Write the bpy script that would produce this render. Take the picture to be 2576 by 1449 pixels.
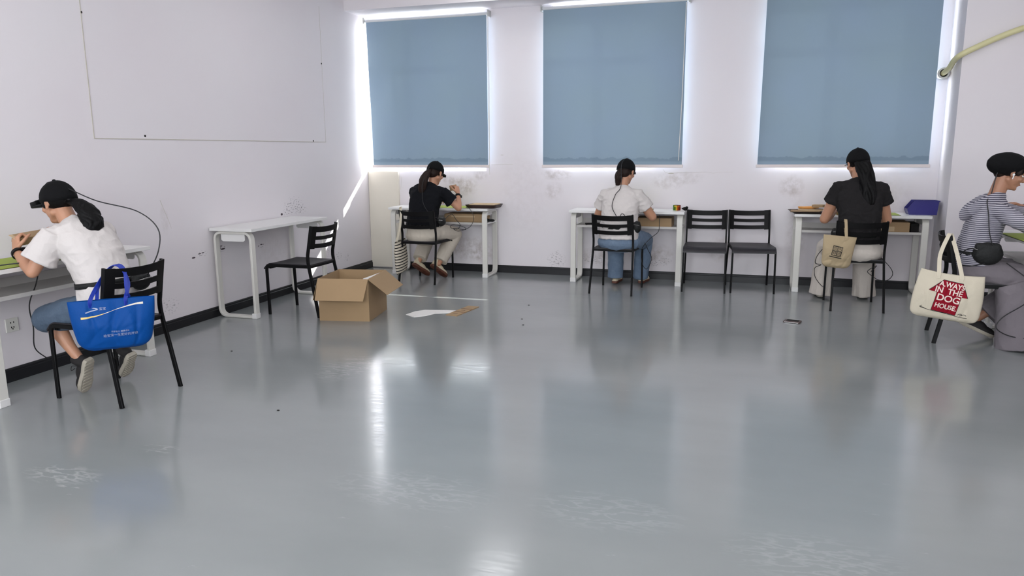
import bpy, bmesh, math, random
from mathutils import Vector, Matrix, Euler, noise, Quaternion
V = Vector
PI = math.pi
for o in list(bpy.data.objects): bpy.data.objects.remove(o)
C = bpy.context.scene.collection
SC = bpy.context.scene

# ------------------------------------------------------------ camera, world, sun, exposure
cam = bpy.data.cameras.new('camera'); camo = bpy.data.objects.new('camera', cam); C.objects.link(camo)
yaw, pit, rol = math.radians(17.206), math.radians(10.486), math.radians(-0.418)
fw = V((-math.sin(yaw)*math.cos(pit), math.cos(yaw)*math.cos(pit), -math.sin(pit)))
rt = V((math.cos(yaw), math.sin(yaw), 0)); up = rt.cross(fw)
r2 = math.cos(rol)*rt + math.sin(rol)*up; u2 = -math.sin(rol)*rt + math.cos(rol)*up
camo.matrix_world = Matrix(((r2.x, u2.x, -fw.x, 4.3253), (r2.y, u2.y, -fw.y, -8.1632), (r2.z, u2.z, -fw.z, 1.4), (0, 0, 0, 1)))
cam.sensor_width = 36; cam.lens = 1867.14/2576*36; cam.clip_start = .05
SC.camera = camo
SC.view_settings.view_transform = 'Standard'; SC.view_settings.look = 'None'
SC.view_settings.gamma = 1; SC.view_settings.use_curve_mapping = False
SC.view_settings.exposure = -0.50
w = bpy.data.worlds.new('sky'); SC.world = w; w.use_nodes = True
bg = w.node_tree.nodes['Background']; bg.inputs[0].default_value = (.98, .98, 1, 1); bg.inputs[1].default_value = 19
sl = bpy.data.lights.new('sun', 'SUN'); so = bpy.data.objects.new('sun', sl); C.objects.link(so)
sl.energy = 20; sl.angle = .009; sl.color = (1, .96, .88)
so.location = (8, 8, 8); so.rotation_euler = V((-.88, -1, -.78)).to_track_quat('-Z', 'Y').to_euler()
CEIL_STRENGTH = 7.0

# ------------------------------------------------------------ materials
def lin(r, g, b):
    f = lambda c: (c/255/12.92 if c/255 <= .04045 else ((c/255+.055)/1.055)**2.4)
    return (f(r), f(g), f(b), 1)
def newmat(name):
    m = bpy.data.materials.new(name); m.use_nodes = True
    return m, m.node_tree.nodes, m.node_tree.links, m.node_tree.nodes['Principled BSDF']
def mat(name, c, rough=.6, metal=0, var=.06, vs=8, bump=0, bs=60, spec=.5, stretch=None, sheen=0, c2=None):
    m, N, L, P = newmat(name)
    P.inputs['Roughness'].default_value = rough; P.inputs['Metallic'].default_value = metal
    P.inputs['Specular IOR Level'].default_value = spec
    if sheen: P.inputs['Sheen Weight'].default_value = sheen
    tc = N.new('ShaderNodeTexCoord'); nz = N.new('ShaderNodeTexNoise'); nz.inputs['Scale'].default_value = vs; nz.inputs['Detail'].default_value = 4
    mp = N.new('ShaderNodeMapping'); L.new(tc.outputs['Object'], mp.inputs[0]); L.new(mp.outputs[0], nz.inputs['Vector'])
    if stretch: mp.inputs['Scale'].default_value = stretch
    mx = N.new('ShaderNodeMix'); mx.data_type = 'RGBA'
    a = c2 if c2 else tuple(x*(1-var) for x in c[:3])+(1,); b = c if c2 else tuple(min(1, x*(1+var)) for x in c[:3])+(1,)
    mx.inputs['A'].default_value = a; mx.inputs['B'].default_value = b
    L.new(nz.outputs[0], mx.inputs['Factor']); L.new(mx.outputs['Result'], P.inputs['Base Color'])
    if bump:
        n2 = N.new('ShaderNodeTexNoise'); n2.inputs['Scale'].default_value = bs; n2.inputs['Detail'].default_value = 3
        L.new(tc.outputs['Object'], n2.inputs['Vector'])
        bp = N.new('ShaderNodeBump'); bp.inputs['Strength'].default_value = bump; bp.inputs['Distance'].default_value = .01
        L.new(n2.outputs[0], bp.inputs['Height']); L.new(bp.outputs[0], P.inputs['Normal'])
    return m

def wallmat(name, base, stains, ax):
    """painted plaster; stains = (a, z, ra, rz, strength, kind) in world metres, ax 0 = along X, 1 = along Y"""
    m, N, L, P = newmat(name); P.inputs['Roughness'].default_value = .55; P.inputs['Specular IOR Level'].default_value = .3
    g = N.new('ShaderNodeNewGeometry'); sp = N.new('ShaderNodeSeparateXYZ'); L.new(g.outputs['Position'], sp.inputs[0])
    nz = N.new('ShaderNodeTexNoise'); nz.inputs['Scale'].default_value = 1.3; nz.inputs['Detail'].default_value = 3; L.new(g.outputs['Position'], nz.inputs['Vector'])
    mx = N.new('ShaderNodeMix'); mx.data_type = 'RGBA'; L.new(nz.outputs[0], mx.inputs['Factor'])
    mx.inputs['A'].default_value = lin(base[0]-3, base[1]-6, base[2]-3); mx.inputs['B'].default_value = lin(base[0], base[1]+2, base[2]+3)
    cur = mx.outputs['Result']
    def mth(op, a, b=None, clamp=False):
        n = N.new('ShaderNodeMath'); n.operation = op; n.use_clamp = clamp
        for i, x in enumerate((a, b)):
            if x is None: continue
            if isinstance(x, (int, float)): n.inputs[i].default_value = x
            else: L.new(x, n.inputs[i])
        return n.outputs[0]
    soft = N.new('ShaderNodeTexNoise'); soft.inputs['Scale'].default_value = 14; soft.inputs['Detail'].default_value = 6; soft.inputs['Roughness'].default_value = .65
    L.new(g.outputs['Position'], soft.inputs['Vector'])
    mp = N.new('ShaderNodeMapping'); mp.inputs['Scale'].default_value = (1, 1, 2.6); L.new(g.outputs['Position'], mp.inputs[0])
    scr = N.new('ShaderNodeTexNoise'); scr.inputs['Scale'].default_value = 38; scr.inputs['Detail'].default_value = 3; L.new(mp.outputs[0], scr.inputs['Vector'])
    softm = mth('MULTIPLY', mth('SUBTRACT', soft.outputs[0], .40), 2.8, True)
    scrm = mth('MULTIPLY', mth('SUBTRACT', scr.outputs[0], .56), 9, True)
    for (a, z, ra, rz, s, k) in stains:
        da = mth('DIVIDE', mth('SUBTRACT', sp.outputs[ax], a), ra); dz = mth('DIVIDE', mth('SUBTRACT', sp.outputs[2], z), rz)
        d = mth('SUBTRACT', 1, mth('SQRT', mth('ADD', mth('MULTIPLY', da, da), mth('MULTIPLY', dz, dz))), True)
        msk = mth('MULTIPLY', mth('MULTIPLY', mth('MULTIPLY', d, 2, True), softm if k == 0 else scrm), s)
        q = N.new('ShaderNodeMix'); q.data_type = 'RGBA'; L.new(msk, q.inputs['Factor']); L.new(cur, q.inputs['A'])
        q.inputs['B'].default_value = lin(142, 124, 106) if k == 0 else lin(52, 46, 50)
        cur = q.outputs['Result']
    L.new(cur, P.inputs['Base Color'])
    bp = N.new('ShaderNodeBump'); bp.inputs['Strength'].default_value = .12; bp.inputs['Distance'].default_value = .01
    n3 = N.new('ShaderNodeTexNoise'); n3.inputs['Scale'].default_value = 6; n3.inputs['Detail'].default_value = 5; L.new(g.outputs['Position'], n3.inputs['Vector'])
    L.new(n3.outputs[0], bp.inputs['Height']); L.new(bp.outputs[0], P.inputs['Normal'])
    return m

WB = (229, 223, 224)
M = {}
M['wall_back'] = wallmat('painted_plaster_back', WB, [
    (1.04, 1.07, .10, .05, .5, 0), (1.20, 1.0, .22, .13, .75, 0), (1.43, 1.13, .10, .08, .5, 0), (1.27, .27, .34, .17, .6, 0), (1.45, .2, .2, .1, .45, 0),
    (3.55, 1.06, .2, .10, .42, 0), (3.75, 1.1, .2, .08, .35, 0), (2.33, 1.13, .2, .07, .6, 0), (2.3, .95, .12, .12, .4, 0), (3.4, .27, .3, .14, .6, 0),
    (2.8, .22, .28, .12, .5, 0), (2.33, .17, .12, .12, .8, 1), (4.16, .35, .22, .16, .55, 0), (4.8, 1.02, .14, .14, .5, 0), (4.87, .5, .12, .5, .3, 0),
    (3.45, .2, .2, .07, .8, 1), (2.75, .2, .2, .06, .7, 1), (1.95, .9, .35, .6, .10, 0), (5.6, .9, .4, .3, .2, 0)], 0)
M['wall_left'] = wallmat('painted_plaster_left', WB, [
    (-1.62, .87, .19, .10, .95, 1), (-1.75, .81, .08, .05, 1, 1), (-1.48, .83, .10, .06, 1, 1), (-3.0, .565, .07, .03, 1, 1), (-2.76, .58, .08, .035, 1, 1),
    (-2.2, .54, .06, .03, 1, 1), (-3.44, .2, .14, .08, .6, 1), (-.8, .25, .08, .05, .7, 1), (-.62, .2, .08, .05, .7, 1), (-1.0, .3, .1, .05, .5, 1),
    (-3.4, .9, .05, .16, .25, 0), (-2.05, .45, .3, .2, .15, 0)], 1)
M['wall'] = wallmat('painted_plaster', WB, [], 0)
M['ceil'] = mat('ceiling_paint', lin(232, 230, 230), .8, var=.01)
M['cover'] = mat('cream_board', lin(226, 219, 205), .5, var=.02)
M['base'] = mat('black_baseboard', lin(20, 20, 24), .42, var=.15, vs=3, spec=.4)
M['alu'] = mat('window_white_metal', lin(225, 226, 228), .35, var=.02)
M['rail'] = mat('blind_rail', lin(214, 216, 219), .35, var=.02)
M['bar'] = mat('blind_bar', lin(226, 214, 212), .5, var=.02)
M['desk'] = mat('white_laminate', lin(226, 224, 222), .35, var=.015)
M['deskleg'] = mat('cream_powder_coat', lin(214, 211, 204), .42, var=.02)
M['shelf'] = mat('grey_steel_shelf', lin(190, 186, 182), .4, var=.03)
M['black'] = mat('black_plastic', lin(11, 10, 11), .5, var=.1, spec=.18)
M['blackseat'] = mat('black_moulded_seat', lin(26, 22, 28), .42, var=.08, spec=.45, bump=.15, bs=220)
M['blackmetal'] = mat('black_powder_coat', lin(8, 8, 9), .5, var=.1, spec=.18)
M['card'] = mat('corrugated_card', lin(160, 133, 100), .85, var=.06, vs=5, bump=.05, bs=80)
M['cardsun'] = mat('sunlit_card', lin(214, 148, 72), .8, var=.05)  # orange sunlight from the blind gap painted into the card colour
M['cardin'] = mat('card_inside', lin(160, 128, 90), .9, var=.05)
M['cardedge'] = mat('card_edge', lin(190, 166, 134), .9)
M['paper'] = mat('white_paper', lin(228, 224, 220), .8, var=.03)
M['tape'] = mat('brown_tape', lin(150, 105, 60), .25, var=.05)
M['label'] = mat('label_paper', lin(205, 196, 186), .6)
M['green'] = mat('green_cutting_mat', lin(150, 168, 52), .6, var=.1, vs=6)
M['greenedge'] = mat('mat_dark_edge', lin(60, 66, 34), .7)
M['navy'] = mat('blue_bin_plastic', lin(44, 40, 118), .35, var=.06)
M['tray'] = mat('dark_brown_tray', lin(48, 30, 26), .5, var=.1)
M['skin'] = mat('skin', lin(186, 136, 108), .5, var=.07, vs=14, bump=.06, bs=160)
M['skin2'] = mat('skin_tan', lin(170, 122, 96), .5, var=.07, vs=14, bump=.06, bs=160)
M['lips'] = mat('lips', lin(150, 84, 76), .4)
M['eyew'] = mat('eye_white', lin(225, 220, 215), .2)
M['eyeb'] = mat('eye_iris', lin(24, 16, 12), .1)
M['hair'] = mat('black_hair', lin(8, 7, 8), .55, var=.5, vs=30, bump=.15, bs=90, stretch=(8, 8, .6), spec=.16)
M['hairb'] = mat('dark_brown_hair', lin(36, 24, 20), .55, var=.4, vs=30, bump=.15, bs=90, stretch=(8, 8, .6), spec=.18)
M['cap'] = mat('black_cap_cotton', lin(10, 10, 12), .85, var=.12, bump=.2, bs=300, spec=.2)
M['white_tee'] = mat('white_cotton', lin(206, 199, 196), .9, var=.03, bump=.25, bs=40, spec=.2)
M['black_tee'] = mat('navy_black_cotton', lin(14, 15, 20), .9, var=.12, bump=.25, bs=40, spec=.2)
M['char_tee'] = mat('charcoal_cotton', lin(33, 31, 32), .9, var=.12, bump=.25, bs=40, spec=.2)
M['denim'] = mat('blue_denim', lin(118, 136, 156), .85, var=.25, vs=16, bump=.35, bs=60, c2=lin(84, 102, 126))
M['denim2'] = mat('grey_blue_denim', lin(84, 100, 118), .85, var=.2, vs=16, bump=.35, bs=60, c2=lin(62, 76, 94))
M['khaki'] = mat('stone_cotton_trousers', lin(190, 180, 166), .85, var=.06, bump=.3, bs=40)
M['ivory'] = mat('ivory_trousers', lin(196, 187, 178), .85, var=.04, bump=.3, bs=40)
M['greyp'] = mat('grey_linen', lin(118, 111, 116), .85, var=.08, bump=.3, bs=50)
M['pouch'] = mat('black_nylon', lin(8, 10, 10), .7, var=.1, bump=.3, bs=150)
M['cable'] = mat('black_cable', lin(20, 20, 22), .45)
M['sole'] = mat('grey_rubber_sole', lin(168, 160, 146), .8, var=.1, vs=20)
M['soleb'] = mat('brown_sole', lin(92, 50, 34), .6, var=.1)
M['shoeb'] = mat('black_knit_shoe', lin(28, 24, 25), .8, var=.2, vs=40)
M['shoet'] = mat('beige_shoe', lin(196, 184, 158), .7, var=.08)
M['lace'] = mat('lace', lin(26, 24, 26), .8)
M['bagblue'] = mat('blue_nonwoven_fabric', lin(0, 66, 136), .55, var=.05, bump=.1, bs=120, spec=.15)
M['bagstrap'] = mat('royal_blue_webbing', lin(22, 50, 160), .5, var=.06)
M['canvas'] = mat('cream_canvas', lin(208, 198, 178), .9, var=.04, bump=.15, bs=200)
M['canvas2'] = mat('tan_canvas', lin(172, 153, 122), .9, var=.05, bump=.15, bs=200)
M['inkred'] = mat('red_print', lin(140, 12, 34), .8, spec=.2)
M['inkpink'] = mat('pale_print', lin(232, 214, 204), .8)
M['inkdark'] = mat('dark_print', lin(52, 46, 40), .8)
M['inkblack'] = mat('black_print', lin(30, 26, 28), .8)
M['inkgold'] = mat('gold_print', lin(214, 186, 110), .5)
M['inkcream'] = mat('cream_print', lin(214, 206, 190), .5)
M['inkgrey'] = mat('silver_print', lin(150, 160, 185), .4)
M['pipe'] = mat('yellowed_pipe_wrap', lin(214, 208, 160), .45, var=.05, vs=20, bump=.1, bs=60)
M['ring'] = mat('grey_plastic_ring', lin(186, 186, 184), .5)
M['metal'] = mat('brushed_metal', lin(180, 178, 176), .25, metal=.9)
M['phone'] = mat('phone_case', lin(84, 68, 66), .35, var=.1)
M['gluemark'] = mat('glue_line', lin(192, 185, 174), .8, var=.1)
M['dark'] = mat('dark_hole', lin(26, 22, 20), .9)
M['bud'] = mat('white_earbud', lin(235, 235, 235), .25)
for nm, c in dict(cg=(70, 120, 30), cy=(220, 190, 60), co=(205, 100, 20), cr=(130, 36, 24)).items(): M[nm] = mat('cube_'+nm, lin(*c), .3)

# striped fabrics
def stripes(name, a, b, scale, ratio, axis='Z', wob=.3, bump=0, base_mapping=None):
    m, N, L, P = newmat(name); P.inputs['Roughness'].default_value = .85
    tc = N.new('ShaderNodeTexCoord'); wv = N.new('ShaderNodeTexWave'); wv.bands_direction = axis; wv.inputs['Scale'].default_value = scale
    wv.inputs['Distortion'].default_value = wob; wv.inputs['Detail Scale'].default_value = 1.2
    mp = N.new('ShaderNodeMapping'); L.new(tc.outputs['Object'], mp.inputs[0]); L.new(mp.outputs[0], wv.inputs[0])
    if base_mapping: mp.inputs['Rotation'].default_value = base_mapping
    rp = N.new('ShaderNodeValToRGB'); rp.color_ramp.interpolation = 'CONSTANT'
    rp.color_ramp.elements[0].color = b; rp.color_ramp.elements[1].position = ratio; rp.color_ramp.elements[1].color = a
    L.new(wv.outputs[0], rp.inputs[0]); L.new(rp.outputs[0], P.inputs['Base Color'])
    return m
M['stripe'] = stripes('grey_white_knit_stripe', lin(176, 172, 180), lin(74, 72, 88), 23, .42, 'Z', .5)
M['totestripe'] = stripes('cream_black_stripe', lin(214, 203, 184), lin(34, 30, 30), 10, .27, 'Z', .5)

# blind fabric: slightly translucent coated cloth with a ragged water mark near the hem
def blindmat():
    m, N, L, P = newmat('blue_grey_blind_cloth'); P.inputs['Roughness'].default_value = .6
    g = N.new('ShaderNodeNewGeometry'); sp = N.new('ShaderNodeSeparateXYZ'); L.new(g.outputs['Position'], sp.inputs[0])
    nz = N.new('ShaderNodeTexNoise'); nz.inputs['Scale'].default_value = 1.6; nz.inputs['Detail'].default_value = 2; L.new(g.outputs['Position'], nz.inputs['Vector'])
    mx = N.new('ShaderNodeMix'); mx.data_type = 'RGBA'; mx.inputs['A'].default_value = lin(127, 147, 157); mx.inputs['B'].default_value = lin(129, 148, 170)
    L.new(nz.outputs[0], mx.inputs['Factor'])
    def mth(op, a, b, clamp=False):
        n = N.new('ShaderNodeMath'); n.operation = op; n.use_clamp = clamp
        for i, x in enumerate((a, b)):
            if isinstance(x, (int, float)): n.inputs[i].default_value = x
            else: L.new(x, n.inputs[i])
        return n.outputs[0]
    n2 = N.new('ShaderNodeTexNoise'); n2.inputs['Scale'].default_value = 12; n2.inputs['Detail'].default_value = 6; L.new(g.outputs['Position'], n2.inputs['Vector'])
    edge = mth('ADD', 1.275, mth('MULTIPLY', n2.outputs[0], .085))
    top = mth('MULTIPLY', mth('SUBTRACT', edge, sp.outputs[2]), 260, True)
    low = mth('MULTIPLY', mth('SUBTRACT', sp.outputs[2], 1.268), 60, True)
    k = mth('MULTIPLY', mth('MULTIPLY', top, low), .32)
    q = N.new('ShaderNodeMix'); q.data_type = 'RGBA'; L.new(k, q.inputs['Factor']); L.new(mx.outputs['Result'], q.inputs['A']); q.inputs['B'].default_value = lin(70, 92, 108)
    L.new(q.outputs['Result'], P.inputs['Base Color'])
    tr = N.new('ShaderNodeBsdfTranslucent'); L.new(q.outputs['Result'], tr.inputs[0])
    ms = N.new('ShaderNodeMixShader'); ms.inputs[0].default_value = .02
    L.new(P.outputs[0], ms.inputs[1]); L.new(tr.outputs[0], ms.inputs[2]); L.new(ms.outputs[0], N['Material Output'].inputs[0])
    return m
M['blind'] = blindmat()

def floormat():
    m, N, L, P = newmat('grey_blue_vinyl_floor')
    g = N.new('ShaderNodeNewGeometry')
    mp = N.new('ShaderNodeMapping'); mp.inputs['Scale'].default_value = (1, 2.2, 1); mp.inputs['Rotation'].default_value = (0, 0, .3); L.new(g.outputs['Position'], mp.inputs[0])
    n1 = N.new('ShaderNodeTexNoise'); n1.inputs['Scale'].default_value = .9; n1.inputs['Detail'].default_value = 5; L.new(mp.outputs[0], n1.inputs['Vector'])
    mx = N.new('ShaderNodeMix'); mx.data_type = 'RGBA'; mx.inputs['A'].default_value = lin(128, 132, 132); mx.inputs['B'].default_value = lin(148, 151, 151); L.new(n1.outputs[0], mx.inputs['Factor'])
    # fine wiping streaks
    m2 = N.new('ShaderNodeMapping'); m2.inputs['Scale'].default_value = (3, 26, 1); m2.inputs['Rotation'].default_value = (0, 0, .25); L.new(g.outputs['Position'], m2.inputs[0])
    n2 = N.new('ShaderNodeTexNoise'); n2.inputs['Scale'].default_value = 2.2; n2.inputs['Detail'].default_value = 6; L.new(m2.outputs[0], n2.inputs['Vector'])
    rr = N.new('ShaderNodeMapRange'); rr.inputs['From Min'].default_value = .3; rr.inputs['From Max'].default_value = .7; rr.inputs['To Min'].default_value = .10; rr.inputs['To Max'].default_value = .20
    L.new(n2.outputs[0], rr.inputs[0]); L.new(rr.outputs[0], P.inputs['Roughness'])
    # whitish scuffs
    m3 = N.new('ShaderNodeMapping'); m3.inputs['Scale'].default_value = (2, 7, 1); m3.inputs['Rotation'].default_value = (0, 0, .5); L.new(g.outputs['Position'], m3.inputs[0])
    n3 = N.new('ShaderNodeTexNoise'); n3.inputs['Scale'].default_value = 2.6; n3.inputs['Detail'].default_value = 8; n3.inputs['Roughness'].default_value = .7; L.new(m3.outputs[0], n3.inputs['Vector'])
    r3 = N.new('ShaderNodeMapRange'); r3.inputs['From Min'].default_value = .66; r3.inputs['From Max'].default_value = .74; r3.inputs['To Max'].default_value = .35; L.new(n3.outputs[0], r3.inputs[0])
    m4 = N.new('ShaderNodeMix'); m4.data_type = 'RGBA'; L.new(r3.outputs[0], m4.inputs['Factor']); L.new(mx.outputs['Result'], m4.inputs['A']); m4.inputs['B'].default_value = lin(186, 188, 186)
    cur = m4.outputs['Result']
    # white drag marks; the last three paint window-gap reflections into the floor colour
    sp = N.new('ShaderNodeSeparateXYZ'); L.new(g.outputs['Position'], sp.inputs[0])
    def mth(op, a, b, clamp=False):
        n = N.new('ShaderNodeMath'); n.operation = op; n.use_clamp = clamp
        for i, x in enumerate((a, b)):
            if isinstance(x, (int, float)): n.inputs[i].default_value = x
            else: L.new(x, n.inputs[i])
        return n.outputs[0]
    n6 = N.new('ShaderNodeTexNoise'); n6.inputs['Scale'].default_value = 9; n6.inputs['Detail'].default_value = 5; n6.inputs['Distortion'].default_value = .25
    m6 = N.new('ShaderNodeMapping'); m6.inputs['Scale'].default_value = (.8, 2.6, 1); m6.inputs['Rotation'].default_value = (0, 0, -.55); L.new(g.outputs['Position'], m6.inputs[0]); L.new(m6.outputs[0], n6.inputs['Vector'])
    lines = mth('MULTIPLY', mth('SUBTRACT', .05, mth('ABSOLUTE', mth('SUBTRACT', n6.outputs[0], .5), 0)), 22, True)
    blobs = mth('MULTIPLY', mth('SUBTRACT', n6.outputs[0], .60), 12, True)
    for (x, y, rx, ry, st, k) in [(1.50, -5.80, .22, .10, .30, 0), (1.65, -5.87, .10, .08, .6, 1), (1.9, -5.95, .07, .04, .5, 1), (1.9, -3.95, .22, .35, .22, 0), (1.7, -5.44, .12, .06, .2, 0), (3.05, -5.5, .40, .20, .10, 0), (3.87, -5.46, .34, .18, .10, 0), (4.62, -5.6, .34, .2, .10, 0)]:
        dx = mth('DIVIDE', mth('SUBTRACT', sp.outputs[0], x), rx); dy = mth('DIVIDE', mth('SUBTRACT', sp.outputs[1], y), ry)
        d = mth('SUBTRACT', 1, mth('SQRT', mth('ADD', mth('MULTIPLY', dx, dx), mth('MULTIPLY', dy, dy)), 0), True)
        mk = mth('MULTIPLY', mth('MULTIPLY', mth('MULTIPLY', d, 2, True), blobs if k else lines), st)
        q = N.new('ShaderNodeMix'); q.data_type = 'RGBA'; L.new(mk, q.inputs['Factor']); L.new(cur, q.inputs['A']); q.inputs['B'].default_value = lin(214, 214, 210); cur = q.outputs['Result']
    L.new(cur, P.inputs['Base Color'])
    P.inputs['IOR'].default_value = 1.5; P.inputs['Specular IOR Level'].default_value = .78
    bp = N.new('ShaderNodeBump'); bp.inputs['Strength'].default_value = .035; bp.inputs['Distance'].default_value = .01
    n5 = N.new('ShaderNodeTexNoise'); n5.inputs['Scale'].default_value = 5; n5.inputs['Detail'].default_value = 5; L.new(mp.outputs[0], n5.inputs['Vector'])
    L.new(n5.outputs[0], bp.inputs['Height']); L.new(bp.outputs[0], P.inputs['Normal'])
    return m
M['floor'] = floormat()

def glassmat():
    m, N, L, P = newmat('window_glass'); N.remove(P)
    t = N.new('ShaderNodeBsdfTransparent'); t.inputs[0].default_value = (.94, .97, .98, 1); gl = N.new('ShaderNodeBsdfGlossy'); gl.inputs['Roughness'].default_value = .03
    ms = N.new('ShaderNodeMixShader'); ms.inputs[0].default_value = .06
    L.new(t.outputs[0], ms.inputs[1]); L.new(gl.outputs[0], ms.inputs[2]); L.new(ms.outputs[0], N['Material Output'].inputs[0])
    return m
M['glass'] = glassmat()
def emat(name, c, s):
    m, N, L, P = newmat(name); P.inputs['Emission Color'].default_value = c; P.inputs['Emission Strength'].default_value = s; P.inputs['Base Color'].default_value = (.8, .8, .8, 1)
    return m
M['lamp'] = emat('lamp_diffuser', (.98, .98, 1, 1), CEIL_STRENGTH)

# ------------------------------------------------------------ mesh helpers
def bm_new(): return bmesh.new()
def add_box(bm, a, b, bev=0, mtx=None):
    """box between corners a and b"""
    r = bmesh.ops.create_cube(bm, size=1); vs = r['verts']
    a = V(a); b = V(b); s = b-a; c = (a+b)/2
    for v in vs: v.co = V((v.co.x*s.x, v.co.y*s.y, v.co.z*s.z))+c
    if bev:
        es = list({e for v in vs for e in v.link_edges})
        rr = bmesh.ops.bevel(bm, geom=es, offset=bev, segments=2, affect='EDGES', profile=.5)
        vs = list({v for f in rr['faces'] for v in f.verts} | {v for v in vs if v.is_valid})
    if mtx is not None:
        for v in vs: v.co = mtx @ v.co
    return vs
def catmull(pts, n=8):
    pts = [V(p) for p in pts]
    if len(pts) < 3: return pts
    P = [pts[0]*2-pts[1]]+pts+[pts[-1]*2-pts[-2]]; out = []
    for i in range(1, len(P)-2):
        for k in range(n):
            t = k/n; a, b, c, d = P[i-1:i+3]
            out.append(.5*((2*b)+(c-a)*t+(2*a-5*b+4*c-d)*t*t+(3*b-a-3*c+d)*t**3))
    out.append(pts[-1]); return out
def add_loft(bm, rings, close=True):
    """rings: list of vertex-position lists of equal length"""
    vr = [[bm.verts.new(p) for p in r] for r in rings]; n = len(vr[0])
    for a, b in zip(vr, vr[1:]):
        for i in range(n): bm.faces.new((a[i], a[(i+1) % n], b[(i+1) % n], b[i]))
    if close:
        bm.faces.new(vr[0][::-1]); bm.faces.new(vr[-1])
    return vr
def add_tube(bm, pts, r, n=8, smooth=0, flat=None, close=True):
    """tube along pts; r number or list; flat=(w,t,updir) makes a flat bar"""
    pts = catmull(pts, smooth) if smooth else [V(p) for p in pts]
    m = len(pts); rings = []
    prev = None
    for i, p in enumerate(pts):
        t = (pts[min(i+1, m-1)]-pts[max(i-1, 0)]).normalized()
        if flat:
            u = V(flat[2]); u = (u-t*u.dot(t)).normalized(); v = t.cross(u)
            w_, h_ = flat[0]/2, flat[1]/2; b = min(w_, h_)*.35
            sq = [(w_-b, h_), (w_, h_-b), (w_, -h_+b), (w_-b, -h_), (-w_+b, -h_), (-w_, -h_+b), (-w_, h_-b), (-w_+b, h_)]
            rings.append([p+u*x+v*y for x, y in sq])
        else:
            if prev is None: prev = t.orthogonal().normalized()
            u = (prev-t*prev.dot(t)).normalized(); prev = u; v = t.cross(u)
            rad = r if isinstance(r, (int, float)) else (r[0]+(r[-1]-r[0])*i/(m-1) if len(r) == 2 else r[min(i, len(r)-1)])
            rings.append([p+(u*math.cos(2*PI*k/n)+v*math.sin(2*PI*k/n))*rad for k in range(n)])
    return add_loft(bm, rings, close)
def round_path(pts, r, seg=5, closed=False):
    """polyline with rounded corners"""
    pts = [V(p) for p in pts]; out = []; n = len(pts)
    for i, p in enumerate(pts):
        if not closed and i in (0, n-1): out.append(p); continue
        a = (pts[i-1]-p); b = (pts[(i+1) % n]-p); rr = min(r, a.length*.49, b.length*.49)
        a = p+a.normalized()*rr; b = p+b.normalized()*rr
        for k in range(seg+1):
            t = k/seg; out.append(a*(1-t)**2+p*2*t*(1-t)+b*t*t)
    return out
def add_prism(bm, poly, y0, y1, axis='Y'):
    """polygon (u,v) extruded; axis Y: u=x v=z; Z: u=x v=y; X: u=y v=z"""
    f = {'Y': lambda u, v, w: (u, w, v), 'Z': lambda u, v, w: (u, v, w), 'X': lambda u, v, w: (w, u, v)}[axis]
    add_loft(bm, [[f(u, v, y0) for u, v in poly], [f(u, v, y1) for u, v in poly]])
def add_ell(bm, c, r, mtx=None, seg=20, rings=12):
    q = bmesh.ops.create_uvsphere(bm, u_segments=seg, v_segments=rings, radius=1)
    for v in q['verts']:
        v.co = V((v.co.x*r[0], v.co.y*r[1], v.co.z*r[2]))+V(c)
        if mtx is not None: v.co = mtx @ v.co
    return q['verts']
def add_cap(bm, p, q, r1, r2, mtx=None, n=14):
    """tapered capsule"""
    p, q = V(p), V(q); d = q-p; L = d.length; t = d.normalized(); u = t.orthogonal().normalized(); v = t.cross(u); rings = []
    for k in range(1, 6): a = PI/2*(1-k/5); rings.append((p-t*r1*math.sin(a), r1*math.cos(a)))
    for k in range(0, 5): a = PI/2*k/5; rings.append((q+t*r2*math.sin(a), r2*math.cos(a)))
    rr = [[c+(u*math.cos(2*PI*j/n)+v*math.sin(2*PI*j/n))*rad for j in range(n)] for c, rad in rings]
    if mtx is not None: rr = [[mtx @ x for x in r] for r in rr]
    add_loft(bm, rr)
def add_ring_loft(bm, rings, right=(1, 0, 0), n=24, e=2.3):
    """rings: (center, half width, half depth[, right]) lofted along their centres"""
    m = len(rings); out = []
    for i, g in enumerate(rings):
        c = V(g[0]); t = (V(rings[min(i+1, m-1)][0])-V(rings[max(i-1, 0)][0])).normalized()
        rr = V(g[3]) if len(g) > 3 else V(right)
        w_ = (rr-t*rr.dot(t)).normalized(); d_ = t.cross(w_)
        R = []
        for k in range(n):
            a = 2*PI*k/n; ca, sa = math.cos(a), math.sin(a)
            R.append(c+w_*g[1]*math.copysign(abs(ca)**(2/e), ca)+d_*g[2]*math.copysign(abs(sa)**(2/e), sa))
        out.append(R)
    return add_loft(bm, out)
def mesh_obj(name, bm, m, parent=None, smooth=False, angle=None):
    bmesh.ops.recalc_face_normals(bm, faces=bm.faces)
    me = bpy.data.meshes.new(name); bm.to_mesh(me); bm.free()
    if m is not None: me.materials.append(m)
    if smooth or angle:
        for p in me.polygons: p.use_smooth = True
        if angle: me.set_sharp_from_angle(angle=angle)
    o = bpy.data.objects.new(name, me); C.objects.link(o)
    if parent is not None: o.parent = parent
    return o
def empty(name, loc=(0, 0, 0), rz=0):
    o = bpy.data.objects.new(name, None); C.objects.link(o); o.location = loc; o.rotation_euler = (0, 0, rz); o.empty_display_size = .1
    return o
def tag(o, label=None, cat=None, group=None, kind=None):
    if label: o['label'] = label
    if cat: o['category'] = cat
    if group: o['group'] = group
    if kind: o['kind'] = kind
    return o
def struct(name, bm, m, parent=None, **k):
    o = mesh_obj(name, bm, m, parent, **k)
    if parent is None: o['kind'] = 'structure'
    return o
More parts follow.
